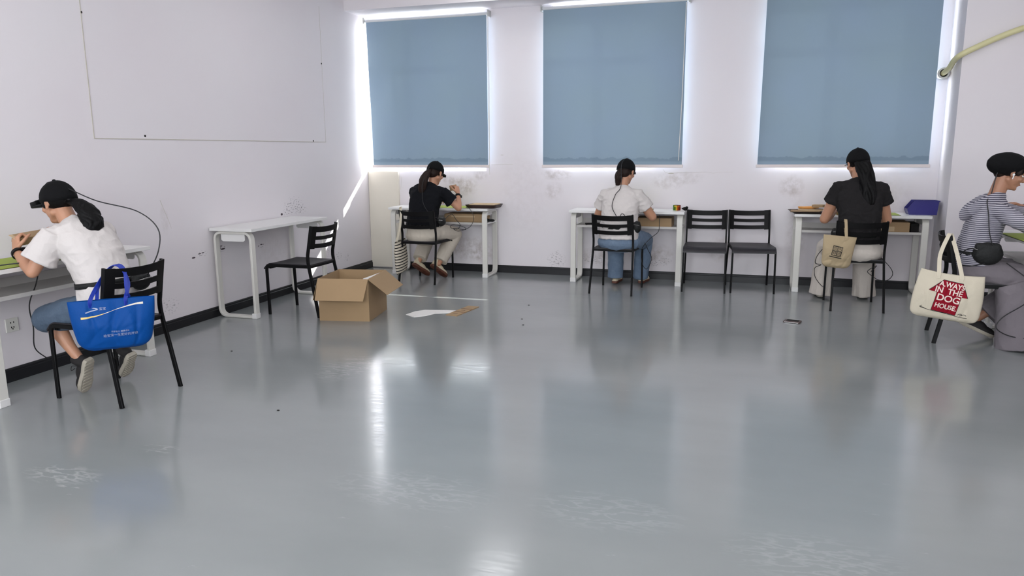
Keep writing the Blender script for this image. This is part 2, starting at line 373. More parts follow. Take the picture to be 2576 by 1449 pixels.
def dup(root, loc, rz, label=None):
    r = root.copy(); C.objects.link(r); r.location = loc; r.rotation_euler = (0, 0, rz)
    if label: r['label'] = label
    for ch in list(root.children):
        c = ch.copy(); C.objects.link(c); c.parent = r
        for g in ch.children:
            d = g.copy(); C.objects.link(d); d.parent = c
    return r
def remeshed(name, bm, m, parent, vox=.006, sm=4, disp=None, fac=.5):
    """voxel-union the overlapping shapes of bm into one smooth surface"""
    bmesh.ops.recalc_face_normals(bm, faces=bm.faces)
    me = bpy.data.meshes.new('tmp'); bm.to_mesh(me); bm.free()
    t = bpy.data.objects.new('tmp', me); C.objects.link(t)
    a = t.modifiers.new('r', 'REMESH'); a.mode = 'VOXEL'; a.voxel_size = vox; a.adaptivity = 0
    s = t.modifiers.new('s', 'SMOOTH'); s.factor = fac; s.iterations = sm
    bpy.context.view_layer.update()
    dg = bpy.context.evaluated_depsgraph_get()
    n = bpy.data.meshes.new_from_object(t.evaluated_get(dg)); n.name = name
    bpy.data.objects.remove(t); bpy.data.meshes.remove(me)
    if disp:
        nor = [v.normal.copy() for v in n.vertices]
        for v, k in zip(n.vertices, nor): v.co += k*disp(v.co)
    for p in n.polygons: p.use_smooth = True
    n.materials.clear(); n.materials.append(m)
    o = bpy.data.objects.new(name, n); C.objects.link(o); o.parent = parent
    return o
def text_bm(s, size, mapf, extrude=0, sub=0, bold=0, shear=0):
    """letters as mesh; mapf(u, v) -> 3D; u,v centred on the text"""
    c = bpy.data.curves.new('t', 'FONT'); c.body = s; c.size = size; c.align_x = 'CENTER'; c.align_y = 'CENTER'; c.offset = bold; c.shear = shear; c.space_line = .9
    o = bpy.data.objects.new('t', c); C.objects.link(o); bpy.context.view_layer.update()
    me = bpy.data.meshes.new_from_object(o.evaluated_get(bpy.context.evaluated_depsgraph_get()))
    bpy.data.objects.remove(o); bpy.data.curves.remove(c)
    bm = bmesh.new(); bm.from_mesh(me); bpy.data.meshes.remove(me)
    if sub:
        bmesh.ops.triangulate(bm, faces=bm.faces)
        for _ in range(3): bmesh.ops.subdivide_edges(bm, edges=[q for q in bm.edges if q.calc_length() > sub], cuts=1); bmesh.ops.triangulate(bm, faces=bm.faces)
    for v in bm.verts: v.co = V(mapf(v.co.x, v.co.y))
    return bm
def folds(amp, sc, seed=0, st=(1, 1, 1)):
    def f(p):
        q = V((p.x*st[0]*sc+seed, p.y*st[1]*sc, p.z*st[2]*sc))
        n1 = noise.noise(q); r = 1-abs(noise.noise(q*1.7+V((7, 3, 1))))*2
        return amp*(n1*.6+max(0, r)*.55-.2)
    return f

# ------------------------------------------------------------ the room
T = .24; XR = 6.95; YF = -10.6; ZC = 3.3; SOF = 2.94
bm = bm_new(); add_box(bm, (-T, YF-T, -.2), (XR+T, T, 0)); struct('floor', bm, M['floor'])
bm = bm_new(); add_box(bm, (-T, YF-T, ZC), (XR+T, T, ZC+.2)); struct('ceiling', bm, M['ceil'])
WIN = [(.003, 1.50, 1.172, 2.94), (2.285, 3.665, 1.228, 2.94), (4.565, 5.985, 1.262, 2.94)]
bm = bm_new()
xs = [-T]+[x for w_ in WIN for x in w_[:2]]+[XR+T]
for a, b in zip(xs[0::2], xs[1::2]): add_box(bm, (a, 0, 0), (b, T, ZC))
for (a, b, c, d) in WIN: add_box(bm, (a, 0, 0), (b, T, c)); add_box(bm, (a, 0, d), (b, T, ZC))
wb = struct('wall_back', bm, M['wall_back'])
bm = bm_new(); add_box(bm, (-T, YF, 0), (0, 0, ZC)); wl = struct('wall_left', bm, M['wall_left'])
bm = bm_new(); add_box(bm, (XR, YF, 0), (XR+T, 0, ZC)); struct('wall_right', bm, M['wall'])
FILL_WIN = [(.6, 2.5), (2.9, 4.8), (5.0, 6.7)]  # openings behind the camera, put in to light the back wall
bm = bm_new(); xs = [-T]+[x for q in FILL_WIN for x in q]+[XR+T]
for a, b in zip(xs[0::2], xs[1::2]): add_box(bm, (a, YF-T, 0), (b, YF, ZC))
for a, b in FILL_WIN: add_box(bm, (a, YF-T, 0), (b, YF, 1.0)); add_box(bm, (a, YF-T, 2.9), (b, YF, ZC))
struct('wall_front', bm, M['wall'])
for i, (a, b) in enumerate(FILL_WIN):  # added unseen windows that let in fill daylight
    e = empty('window_%d' % (i+4), ((a+b)/2, YF-.14, 1.0)); e['kind'] = 'structure'; h = (b-a)/2; f = bm_new()
    for x0, x1, z0, z1 in [(-h, -h+.05, .05, 1.85), (h-.05, h, .05, 1.85), (-h, h, 0, .05), (-h, h, 1.85, 1.9), (-.03, .03, .05, 1.85)]: add_box(f, (x0, -.03, z0), (x1, .03, z1), .004)
    mesh_obj('window_frame', f, M['alu'], e); g = bm_new(); add_box(g, (-h+.04, -.003, .04), (h-.04, .003, 1.86)); mesh_obj('pane', g, M['glass'], e)
    pl = bpy.data.lights.new('portal', 'AREA'); pl.shape = 'RECTANGLE'; pl.size = b-a; pl.size_y = 1.9; pl.cycles.is_portal = True
    po = bpy.data.objects.new('portal', pl); C.objects.link(po); po.location = ((a+b)/2, YF-.02, 1.95); po.rotation_euler = (PI/2, 0, 0)
bm = bm_new(); add_box(bm, (0, -.43, SOF), (6.13, 0, ZC)); struct('trim_1', bm, M['wall'])            # ceiling beam over the windows
bm = bm_new(); add_box(bm, (6.13, -.45, 0), (XR, 0, ZC)); struct('wall_column', bm, M['wall'])       # pier at the right end
bm = bm_new(); add_box(bm, (.004, -.03, .012), (.40, 0, 1.168)); add_box(bm, (.385, -.034, .012), (.40, -.0301, 1.165)); struct('trim_2', bm, M['cover'])
def baseboard(name, a, b, nrm):
    bm = bm_new(); a, b = V(a), V(b); n = V(nrm)
    pr = [(0, 0), (.016, 0), (.016, .062), (.011, .066), (.011, .078), (.007, .086), (0, .086)]
    add_loft(bm, [[p+n*u+V((0, 0, v)) for u, v in pr] for p in (a, b)]); return struct(name, bm, M['base'])
baseboard('baseboard_left', (0, YF, 0), (0, -.03, 0), (1, 0, 0))
baseboard('baseboard_back', (.40, 0, 0), (6.06, 0, 0), (0, -1, 0))
baseboard('baseboard_column', (6.40, -.45, 0), (XR, -.45, 0), (0, -1, 0))
baseboard('baseboard_right', (XR, YF, 0), (XR, -.45, 0), (-1, 0, 0))
for i, (a, b, c, d) in enumerate(WIN):
    e = empty('window_%d' % (i+1), ((a+b)/2, .14, c)); e['kind'] = 'structure'
    cx = (a+b)/2; f = bm_new(); h = d-c
    for x0, x1, z0, z1, dp in [(a, a+(.02 if i == 0 else .045), .05, h-.05, .03), (b-.045, b, .05, h-.05, .03), (a, b, 0, .05, .031), (a, b, h-.05, h, .031), (cx-.03, cx+.03, .05, h-.05, .029), (a+.02, b-.045, h*.72, h*.72+.05, .026)]:
        add_box(f, (x0-cx, -dp, z0), (x1-cx, dp, z1), .002)
    mesh_obj('window_frame', f, M['alu'], e)
    g = bm_new(); add_box(g, (a+.015-cx, -.003, .04), (b-.04-cx, .003, h-.04)); mesh_obj('pane', g, M['glass'], e)

# roller blinds hang in front of each window
BL = [(.078, .108, 1.547, 2.872, .12, 'blue-grey roller blind on the left window beside the corner'),
      (2.195, 2.192, 3.70, 2.885, .02, 'blue-grey roller blind on the middle window with small holes near the hem'),
      (4.47, 4.455, 6.02, 2.885, .01, 'widest blue-grey roller blind, at the right window beside the yellow pipe')]
for bi, (xt, xb, xr, zt, wav, lab) in enumerate(BL):
    e = empty('roller_blind', ((xt+xr)/2, -.075, zt)); tag(e, lab, 'blind', 'roller blinds over the windows'); cx = (xt+xr)/2
    bm = bm_new(); nx, nz_ = 60, 50; g = []
    for j in range(nz_+1):
        v = j/nz_; row = []
        for i in range(nx+1):
            u = i/nx; xl = xt+(xb-xt)*v; x = xl+(xr-xl)*u; z = zt-(zt-1.242)*v
            y = wav*.10*math.sin(u*19+v*1.5+2*noise.noise(V((u*3, v*1.5, 2))))*math.sin(PI*min(1, v*.95))**2*(.5+.5*noise.noise(V((u*2, 7, v))))+.002*noise.noise(V((x*3, z*3, bi)))
            if bi == 2: y += .006*math.exp(-((x-5.8)/.1)**2-((z-2.1)/.03)**2)+.005*math.exp(-((x-4.62)/.08)**2-((z-2.05)/.03)**2)
            row.append(bm.verts.new((x-cx, y, z-zt)))
        g.append(row)
    for j in range(nz_):
        for i in range(nx): bm.faces.new((g[j][i], g[j][i+1], g[j+1][i+1], g[j+1][i]))
    mesh_obj('blind_cloth', bm, M['blind'], e, smooth=True)
    bm = bm_new(); add_tube(bm, [(xt-cx-.012, .010, .008), (xr-cx+.012, .010, .008)], .019, n=20); mesh_obj('roller_tube', bm, M['rail'], e, angle=.7)
    bm = bm_new(); add_box(bm, (xb-cx-.012, -.012, 1.212-zt), (xr-cx+.012, .012, 1.243-zt), .003); mesh_obj('bottom_bar', bm, M['bar'], e)
    for s, x in ((-1, xt-cx-.024), (1, xr-cx+.024)):
        bm = bm_new(); add_box(bm, (x-.008, -.02, -.022), (x+.008, .075, .045), .003); mesh_obj('bracket', bm, M['ring'], e)
    if bi == 0:
        bm = bm_new(); add_tube(bm, [(xr-cx+.012, -.01, -.02), (xr-cx+.018, -.012, -.8), (xr-cx+.02, -.012, -1.74)], .0045, n=6)
        add_tube(bm, [(xr-cx+.024, -.01, -.02), (xr-cx+.03, -.012, -.8), (xr-cx+.02, -.012, -1.74)], .0035, n=6); mesh_obj('pull_chain', bm, M['paper'], e)
    if bi == 1:
        bm = bm_new(); add_tube(bm, [(xr-cx-.008, -.012, -.02), (xr-cx-.02, -.014, -1.0), (xr-cx-.035, -.014, -1.6)], .004, n=6); mesh_obj('pull_chain', bm, M['paper'], e)

# faint outline of a removed board on the left wall, screw holes and cracks
bm = bm_new()
add_box(bm, (0, -3.992, 1.508), (.003, -3.986, 2.9)); add_box(bm, (0, -3.992, 1.502), (.003, -.95, 1.508)); add_box(bm, (0, -.953, 1.508), (.0012, -.95, 2.9))
tr = struct('trim_3', bm, M['gluemark'])
bm = bm_new()
for y, z in [(-3.984, 2.34), (-3.52, 1.528), (-.96, 2.32), (-1.2, 1.515)]: add_ell(bm, (.001, y, z), (.004, .009, .009), seg=8, rings=6)
struct('screw_hole', bm, M['dark'], wl)
bm = bm_new()
for y, z, a, b in [(-3.115, .545, .022, .007), (-3.04, .568, .020, .004), (-3.0, .572, .018, .004), (-2.765, .600, .018, .004), (-2.745, .572, .030, .007), (-2.2, .545, .014, .005), (-2.24, .535, .012, .003), (-1.84, .80, .018, .012)]:
    add_ell(bm, (.0, y, z), (.0012, a, b), seg=10, rings=6)
struct('scuff', bm, mat('dark_scuff', lin(70, 60, 66), .8), wl)
bm = bm_new(); add_tube(bm, [(.0003, -3.43, 1.04), (.0003, -3.40, .97), (.0003, -3.36, .88), (.0003, -3.335, .81)], [.0022, .0008], n=5); struct('scratch', bm, M['gluemark'], wl)
bm = bm_new()
add_tube(bm, [(3.50, -.001, 1.19), (3.52, -.001, 1.165), (3.56, -.001, 1.147), (3.60, -.001, 1.152), (3.66, -.001, 1.156), (3.8, -.001, 1.16), (3.95, -.001, 1.165), (4.02, -.001, 1.152), (4.1, -.001, 1.163), (4.22, -.001, 1.160)], [.0013, .0006], n=5)
add_ell(bm, (3.585, 0, 1.15), (.030, .003, .006), seg=12, rings=6)
add_tube(bm, [(1.56, -.001, 1.245), (1.7, -.001, 1.247), (1.82, -.001, 1.245)], .0012, n=5); add_ell(bm, (1.69, 0, 1.352), (.018, .002, .003), seg=8, rings=6)
add_tube(bm, [(.41, -.001, .95), (.43, -.001, 1.1)], .001, n=5)
struct('crack', bm, M['gluemark'], wb)

# ceiling lights (left-window one mirrors in the floor) and an added fill grid
def ceiling_light(x, y, sx, sy, lab):
    e = empty('ceiling_light', (x, y, ZC)); tag(e, lab, 'ceiling light', 'ceiling panel lights')
    f = bm_new()
    for a, b in [((-sx, -sy), (sx, -sy+.02)), ((-sx, sy-.02), (sx, sy)), ((-sx, -sy+.02), (-sx+.02, sy-.02)), ((sx-.02, -sy+.02), (sx, sy-.02))]: add_box(f, (a[0], a[1], -.045), (b[0], b[1], 0))
    mesh_obj('light_frame', f, M['alu'], e)
    f = bm_new(); add_box(f, (-sx+.02, -sy+.02, -.038), (sx-.02, sy-.02, -.01)); mesh_obj('diffuser', f, M['lamp'], e)
ceiling_light(1.86, -.98, .26, .42, 'white ceiling panel light in front of the left window, mirrored in the floor')
for x in (1.4, 3.6, 5.8):  # unseen panels, added to fill the room with light
    for y in (-2.5, -5.3, -8.3):
        ceiling_light(x, y, .3, .6, 'added white ceiling fill light over the %s side, %s row' % ({1.4: 'left', 3.6: 'middle', 5.8: 'right'}[x], {-2.5: 'window', -5.3: 'middle', -8.3: 'rear'}[y]))

# ------------------------------------------------------------ desks
DZ = .772
def make_desk(shelf=True, D=.42, L=1.2):
    """local: back edge y=0 (wall), front y=-D, x centred"""
    e = empty('study_desk')
    bm = bm_new(); add_box(bm, (-L/2, -D, DZ-.025), (L/2, 0, DZ), .002); mesh_obj('desktop', bm, M['desk'], e)
    for s in (-1, 1):
        x = s*(L/2-.045); y0, y1 = -D+.035, -.03
        bm = bm_new()
        pts = round_path([(x, y0, .012), (x, y0, DZ-.037), (x, y1, DZ-.037), (x, y1, .012), (x, y0+.02, .012)], .07, 6)
        # first segment straight to the floor in front, rounded top corners and rear foot
        add_tube(bm, pts, 0, flat=(.058, .022, (1, 0, 0)))
        mesh_obj('leg_frame', bm, M['deskleg'], e, angle=.6)
        bm = bm_new(); add_box(bm, (x-.031, y0-.014, 0), (x+.031, y0+.03, .045), .003); mesh_obj('foot_cap', bm, M['desk'], e)
        if shelf:
            bm = bm_new()
            pr = [(y0+.03, .615), (y1-.03, .615), (y1-.015, .63), (y1-.015, DZ-.05), (y0+.015, DZ-.05), (y0+.015, .63)]
            add_prism(bm, [(y0+.05, .70), (y0+.06, .685), (y1-.06, .685), (y1-.05, .70), (y1-.05, DZ-.048), (y0+.05, DZ-.048)], x-s*.02, x-s*.012, 'X')
            add_box(bm, (x-.02, y0+.01, .597), (x+.02, y1-.01, .612)); mesh_obj('end_plate', bm, M['desk'], e)
        else:
            bm = bm_new(); add_prism(bm, [(y0+.06, .672), (y0+.075, .66), (y1-.075, .66), (y1-.06, .672), (y1-.06, DZ-.048), (y0+.06, DZ-.048)], x+s*.005, x+s*.013, 'X'); mesh_obj('end_plate', bm, M['desk'], e)
    if shelf:
        bm = bm_new(); x = L/2-.06
        add_box(bm, (-x, -D+.045, .600), (x, -.03, .606)); add_box(bm, (-x, -D+.040, .592), (x, -D+.046, .616)); add_box(bm, (-x, -.034, .6), (x, -.03, .66))
        mesh_obj('shelf', bm, M['shelf'], e)
    return e
DK = 'white study desks along the walls'
d3 = make_desk(); d3.location = (1.055, -.02, 0)
tag(d3, 'white desk under the left window, with brown tray and green mat on it', 'desk', DK)
dup(d3, (3.17, -.02, 0), 0, 'white desk under the middle window, with the puzzle cube on it')
dup(d3, (5.42, -.02, 0), 0, 'white desk under the right window, with the navy parts bin on it')
dup(d3, (.02, -4.64, 0), PI/2, 'white desk against the left wall, behind the person with the blue tote bag')
dup(d3, (6.60, -2.17, 0), -PI/2, 'white desk at the right edge, in front of the person in striped hoodie')
dL = make_desk(False); dL.location = (.012, -2.315, 0); dL.rotation_euler = (0, 0, PI/2)
tag(dL, 'white desk without a shelf, empty, against the left wall behind the open box', 'desk', DK)

# ------------------------------------------------------------ chairs
def make_chair():
    e = empty('stacking_chair')
    sm = bm_new(); nx, ny = 14, 16; top = []; bot = []
    for j in range(ny+1):
        v = j/ny; y = -.185+.455*v; rt_, rb = [], []
        for i in range(nx+1):
            u = i/nx*2-1; hw = .195+.012*v; x = u*hw
            z = .452-.012*(1-u*u)*math.sin(PI*v)+.004*v
            if v > .86: z -= .045*((v-.86)/.14)**2
            rt_.append(sm.verts.new((x, y, z))); rb.append(sm.verts.new((x, y, z-.012)))
        top.append(rt_); bot.append(rb)
    for j in range(ny):
        for i in range(nx):
            sm.faces.new((top[j][i], top[j][i+1], top[j+1][i+1], top[j+1][i])); sm.faces.new((bot[j][i], bot[j+1][i], bot[j+1][i+1], bot[j][i+1]))
    for j in range(ny):
        for i in (0, nx): sm.faces.new((top[j][i], top[j+1][i], bot[j+1][i], bot[j][i]))
    for i in range(nx):
        for j in (0, ny): sm.faces.new((top[j][i], top[j][i+1], bot[j][i+1], bot[j][i]))
    mesh_obj('seat', sm, M['blackseat'], e, angle=.8)
    for s in (-1, 1):
        # rear leg and back post in one bent bar
        bm = bm_new(); add_tube(bm, [(s*.212, -.262, 0), (s*.205, -.215, .25), (s*.199, -.178, .44), (s*.198, -.172, .52), (s*.198, -.182, .58), (s*.198, -.222, .785)], 0, flat=(.016, .028, (1, 0, 0)), smooth=4)
        mesh_obj('leg', bm, M['blackmetal'], e, angle=.7)
        bm = bm_new(); pts = round_path([(s*.205, .238, 0), (s*.200, .246, .435), (s*.198, -.17, .435)], .045, 6); add_tube(bm, pts, 0, flat=(.016, .026, (1, 0, 0)))
        mesh_obj('leg', bm, M['blackmetal'], e, angle=.7)
    bm = bm_new(); add_box(bm, (-.19, -.183, .420), (.19, -.166, .440)); mesh_obj('rear_rail', bm, M['blackmetal'], e)
    bm = bm_new(); add_box(bm, (-.19, .21, .405), (.19, .226, .425)); mesh_obj('front_rail', bm, M['blackmetal'], e)
    # curved backrest with two slots
    bm = bm_new(); W_ = .198; n = 22
    def yy(x, z): return -.190-.195*(z-.58)-.034*(1-(x/W_)**2)
    def plate(x0, x1, z0, z1, m=6):
        fr, bk = [], []
        for i in range(m+1):
            x = x0+(x1-x0)*i/m; a = []; b = []
            for z in (z0, z1):
                zz = z-.010*(1-(x/W_)**2); a.append(bm.verts.new((x, yy(x, z)+.005, zz))); b.append(bm.verts.new((x, yy(x, z)-.006, zz)))
            fr.append(a); bk.append(b)
        for i in range(m):
            bm.faces.new((fr[i][0], fr[i+1][0], fr[i+1][1], fr[i][1])); bm.faces.new((bk[i][0], bk[i][1], bk[i+1][1], bk[i+1][0]))
            bm.faces.new((fr[i][1], fr[i+1][1], bk[i+1][1], bk[i][1])); bm.faces.new((fr[i][0], bk[i][0], bk[i+1][0], fr[i+1][0]))
        for i in (0, m): bm.faces.new((fr[i][0], fr[i][1], bk[i][1], bk[i][0]))
    zs = [.596, .634, .668, .700, .734, .782]
    for a, b in ((0, 1), (2, 3), (4, 5)): plate(-.152, .152, zs[a], zs[b], 18)
    plate(-W_, -.150, .590, .784, 5); plate(.150, W_, .590, .784, 5)
    mesh_obj('backrest', bm, M['black'], e, angle=.7)
    return e
CG = 'black stacking chairs'
ch = make_chair(); ch.location = (.825, -4.80, 0); ch.rotation_euler = (0, 0, math.radians(86))
tag(ch, 'black chair with the blue tote bag hanging on its back', 'chair', CG)
chairs = {'1': ch}
for k, x, y, r, lab in [
    ('L2', .645, -2.495, 89, 'empty black chair facing the bare desk on the left, beside the open box'),
    ('3', 1.04, -.715, -2, 'black chair holding a striped tote, under the person in black tee and beige trousers'),
    ('4', 3.15, -.785, -5, 'black chair under the person in white tee and blue jeans'),
    ('5', 3.99, -.445, 181, 'empty black chair facing the room, left one of the pair, nearer the puzzle cube'),
    ('6', 4.43, -.375, 187, 'empty black chair facing the room, right one of the pair, nearer the right window desk'),
    ('7', 5.31, -1.01, 2, 'black chair with a small tan tote hanging on it, under the long-haired person'),
    ('8', 5.985, -2.07, -95.5, 'black chair at the right edge with the red-printed canvas tote on its back')]:
    chairs[k] = dup(ch, (x, y, 0), math.radians(r), lab)

# ------------------------------------------------------------ open carton on the floor
t = empty('open_carton', (1.134, -2.515, 0), math.radians(9.8)); tag(t, 'open brown cardboard box with folded-out flaps on the floor beside the empty chair', 'cardboard box')
W_, D_, H_ = .435, .50, .36; th = .005
bm = bm_new()
for a, b in [((-W_/2, -D_/2, 0), (W_/2, -D_/2+th, H_)), ((-W_/2, D_/2-th, 0), (W_/2, D_/2, H_)), ((-W_/2, -D_/2+th, 0), (-W_/2+th, D_/2-th, H_)), ((W_/2-th, -D_/2+th, 0), (W_/2, D_/2-th, H_)), ((-W_/2+th, -D_/2+th, 0), (W_/2-th, D_/2-th, th))]: add_box(bm, a, b)
mesh_obj('box_body', bm, M['card'], t)
def flap(p, q, out, drop, reach, skew=0):
    bm = bm_new(); p, q = V(p), V(q); d = (q-p).normalized(); o = V(out)*reach+V((0, 0, -drop)); nrm = d.cross(o).normalized()*.004
    A = [p, q, q+o-d*.012+d*skew, p+o+d*.012+d*skew]; add_loft(bm, [A, [x+nrm for x in A]]); mesh_obj('flap', bm, M['card'], t)
h = H_
flap((-W_/2, -D_/2, h), (W_/2, -D_/2, h), (0, -1, 0), .165, .115)
flap((W_/2, -D_/2, h), (W_/2, D_/2, h), (1, 0, 0), .13, .16)
flap((W_/2, D_/2, h), (-W_/2, D_/2, h), (0, 1, 0), .19, .06)
flap((-W_/2, D_/2, h), (-W_/2, -D_/2, h), (-1, 0, 0), .19, .06)
o = empty('waste_paper', (1.20, -2.47, .30), math.radians(20)); tag(o, 'white paper sheet standing inside the open cardboard box', 'paper')
bm = bm_new(); add_loft(bm, [[V((-.03, -.04, -.03)), V((.12, -.02, -.04)), V((.15, .12, .045)), V((.0, .06, .0))], [V((-.03, -.04, -.024)), V((.12, -.02, -.034)), V((.15, .12, .051)), V((.0, .06, .006))]])
mesh_obj('sheet', bm, M['paper'], o)
bm = bm_new(); add_box(bm, (-.14, -.12, -.29), (.12, .14, -.09), .01); mesh_obj('packing', bm, M['paper'], o)

# ------------------------------------------------------------ small things on the floor
bm = bm_new()
lo = [(1.57, -2.40), (1.68, -2.47), (1.76, -2.40), (1.80, -2.30), (1.90, -2.24), (2.0, -2.17), (1.97, -2.12), (1.86, -2.15), (1.74, -2.16), (1.65, -2.17), (1.60, -2.27)]
add_loft(bm, [[V((x-1.76, y+2.26, 0)) for x, y in lo], [V((x-1.76, y+2.26, .003+.003*math.sin(i*2))) for i, (x, y) in enumerate(lo)]])
o = mesh_obj('paper_scrap', bm, M['paper'], None); o.location = (1.76, -2.26, 0); tag(o, 'torn flat white paper on the floor right of the open box', 'paper')
t = empty('cardboard_strip', (2.0, -2.13, 0), math.radians(-8)); tag(t, 'flat creased piece of cardboard on the floor beside the torn paper', 'cardboard')
bm = bm_new(); add_box(bm, (-.055, -.21, 0), (.055, .20, .007)); mesh_obj('board', bm, M['card'], t)
bm = bm_new()
for y in (-.07, .065): add_box(bm, (-.055, y-.004, .007), (.055, y+.004, .0085))
add_box(bm, (-.02, -.14, .007), (.02, -.13, .008)); add_box(bm, (-.02, .0, .007), (.02, .01, .008)); mesh_obj('crease', bm, M['soleb'], t)
t = empty('pocket_case', (4.765, -1.82, 0), math.radians(-16)); tag(t, 'small brown rounded case lying alone on the floor in front of the tan tote', 'case')
bm = bm_new(); add_box(bm, (-.065, -.045, 0), (.065, .045, .014), .006); mesh_obj('case_body', bm, M['phone'], t)
bm = bm_new(); add_box(bm, (-.055, -.0475, .003), (.055, -.044, .010), .001); mesh_obj('rim', bm, M['metal'], t)
bm = bm_new(); add_box(bm, (-.045, -.022, .014), (.05, .03, .0155)); mesh_obj('inset', bm, M['dark'], t)
for i, (x, y, lab) in enumerate([(2.495, -1.733, 'tiny dark crumb on the floor, farthest of the three near the cardboard strip'), (2.595, -2.30, 'tiny dark crumb on the floor right of the cardboard strip, middle of three'), (2.666, -2.506, 'tiny dark crumb on the floor right of the cardboard strip, nearest of three'), (.881, -3.84, 'tiny brown crumb on the floor right of the left wall desk'), (1.936, -4.819, 'tiny crumb on the floor in the left foreground')]):
    bm = bm_new(); add_ell(bm, (0, 0, .0025), (.009, .006, .003), seg=8, rings=6); o = mesh_obj('crumb', bm, M['dark'], None); o.location = (x, y, 0); tag(o, lab, 'crumb', 'crumbs on the floor')

# wall socket
t = empty('wall_socket', (0, -4.77, .352)); tag(t, 'white wall socket low on the left wall under the occupied desk', 'socket')
bm = bm_new(); add_box(bm, (0, -.043, -.043), (.008, .043, .043), .003); mesh_obj('plate', bm, M['deskleg'], t)
bm = bm_new()
for y, z in ((-.01, .016), (.01, .016), (-.008, -.014), (.008, -.014), (0, -.024)): add_box(bm, (.008, y-.003, z-.005), (.0085, y+.003, z+.005))
mesh_obj('slot', bm, M['dark'], t)

# air-conditioner pipe round the pier
t = empty('pipe', (6.075, -.085, 2.085)); tag(t, 'pale yellow wrapped pipe coming out of a round hole and rising along the right pier', 'pipe')
bm = bm_new()
P0 = V((6.075, -.085, 2.085)); pp = [(6.075, -.012, 2.083), (6.075, -.09, 2.088), (6.085, -.22, 2.115), (6.085, -.37, 2.165), (6.105, -.49, 2.20), (6.20, -.505, 2.250), (6.36, -.50, 2.325), (6.57, -.50, 2.405), (6.92, -.49, 2.50)]
add_tube(bm, [V(p)-P0 for p in pp], .025, n=14, smooth=8); mesh_obj('wrapped_pipe', bm, M['pipe'], t, smooth=True)
bm = bm_new(); pr = [(.034, -.075), (.053, -.075), (.053, .0), (.048, .006), (.036, .006)]
rings = []
for u, v in pr: rings.append([V((math.cos(2*PI*k/32)*u, -v, math.sin(2*PI*k/32)*u)) for k in range(32)])
add_loft(bm, rings+[rings[0]], False); mesh_obj('cover_ring', bm, M['ring'], t, angle=.6)
bm = bm_new(); add_tube(bm, [(0, .03, 0), (0, .02, 0)], .036, n=24); mesh_obj('hole', bm, M['dark'], t)

# ------------------------------------------------------------ things on and in the desks
def cutting_mat(x, y, z, rz, lab, w=.45, d=.30, curl=0):
    t = empty('cutting_mat', (x, y, z), rz); tag(t, lab, 'cutting mat', 'green cutting mats')
    bm = bm_new(); add_box(bm, (-w/2, -d/2, 0), (w/2, d/2, .003)); mesh_obj('mat_base', bm, M['greenedge'], t)
    bm = bm_new(); add_box(bm, (-w/2+.006, -d/2+.006, .003), (w/2-.006, d/2-.006, .005)); mesh_obj('mat_top', bm, M['green'], t)
cutting_mat(1.17, -.25, DZ, math.radians(-4), 'green cutting mat beside the brown tray on the left window desk', .56, .33)
cutting_mat(3.20, -.25, DZ, 0, 'green cutting mat in front of the person in white tee and jeans', .45, .32)
cutting_mat(5.46, -.27, DZ, 0, 'green cutting mat in front of the long-haired person, left of the navy bin', .60, .30)
cutting_mat(.235, -4.86, DZ, PI/2, 'green cutting mat at the left edge under the arms in the white tee', .60, .40)
cutting_mat(6.36, -2.17, DZ, PI/2-.02, 'green cutting mat at the right edge under the striped sleeve', .60, .42)

def tray(x, y, z, rz, lab, w, d, hgt=.038, flare=.02):
    t = empty('parts_tray', (x, y, z), rz); tag(t, lab, 'tray', 'dark trays on the desks')
    bm = bm_new(); A = lambda k, zz: round_path([(-w/2-k, -d/2-k, zz), (w/2+k, -d/2-k, zz), (w/2+k, d/2+k, zz), (-w/2-k, d/2+k, zz)], .05, 5, True)
    add_loft(bm, [A(0, 0), A(flare, hgt), A(flare-.005, hgt), A(-.005, .004)]); mesh_obj('tray_body', bm, M['tray'], t, angle=.5)
    return t
tray(1.555, -.25, DZ, 0, 'dark brown tray holding flat card on the right end of the left window desk', .33, .27)
bm = bm_new(); add_box(bm, (-.15, -.11, 0), (.15, .11, .030), .004); o = mesh_obj('card_sheet', bm, M['cardedge'], None); o.location = (1.56, -.245, DZ+.0135); tag(o, 'stack of flat card inside the brown tray under the left window', 'cardboard')
o = empty('pink_box', (.735, -.19, DZ), .1); tag(o, 'small pinkish box at the left end of the left window desk', 'box')
bm = bm_new(); add_box(bm, (-.06, -.05, 0), (.06, .05, .042), .003); mesh_obj('box_body', bm, mat('dusty_pink_card', lin(196, 160, 150), .8), o)
bm = bm_new(); add_box(bm, (-.061, -.051, .030), (.061, .051, .044), .003); mesh_obj('lid', bm, mat('pale_pink_card', lin(214, 186, 176), .8), o)
tray(4.97, -.24, DZ, math.radians(2), 'dark tray full of torn cardboard at the left end of the right window desk', .30, .27, .022, .045)
random.seed(5)
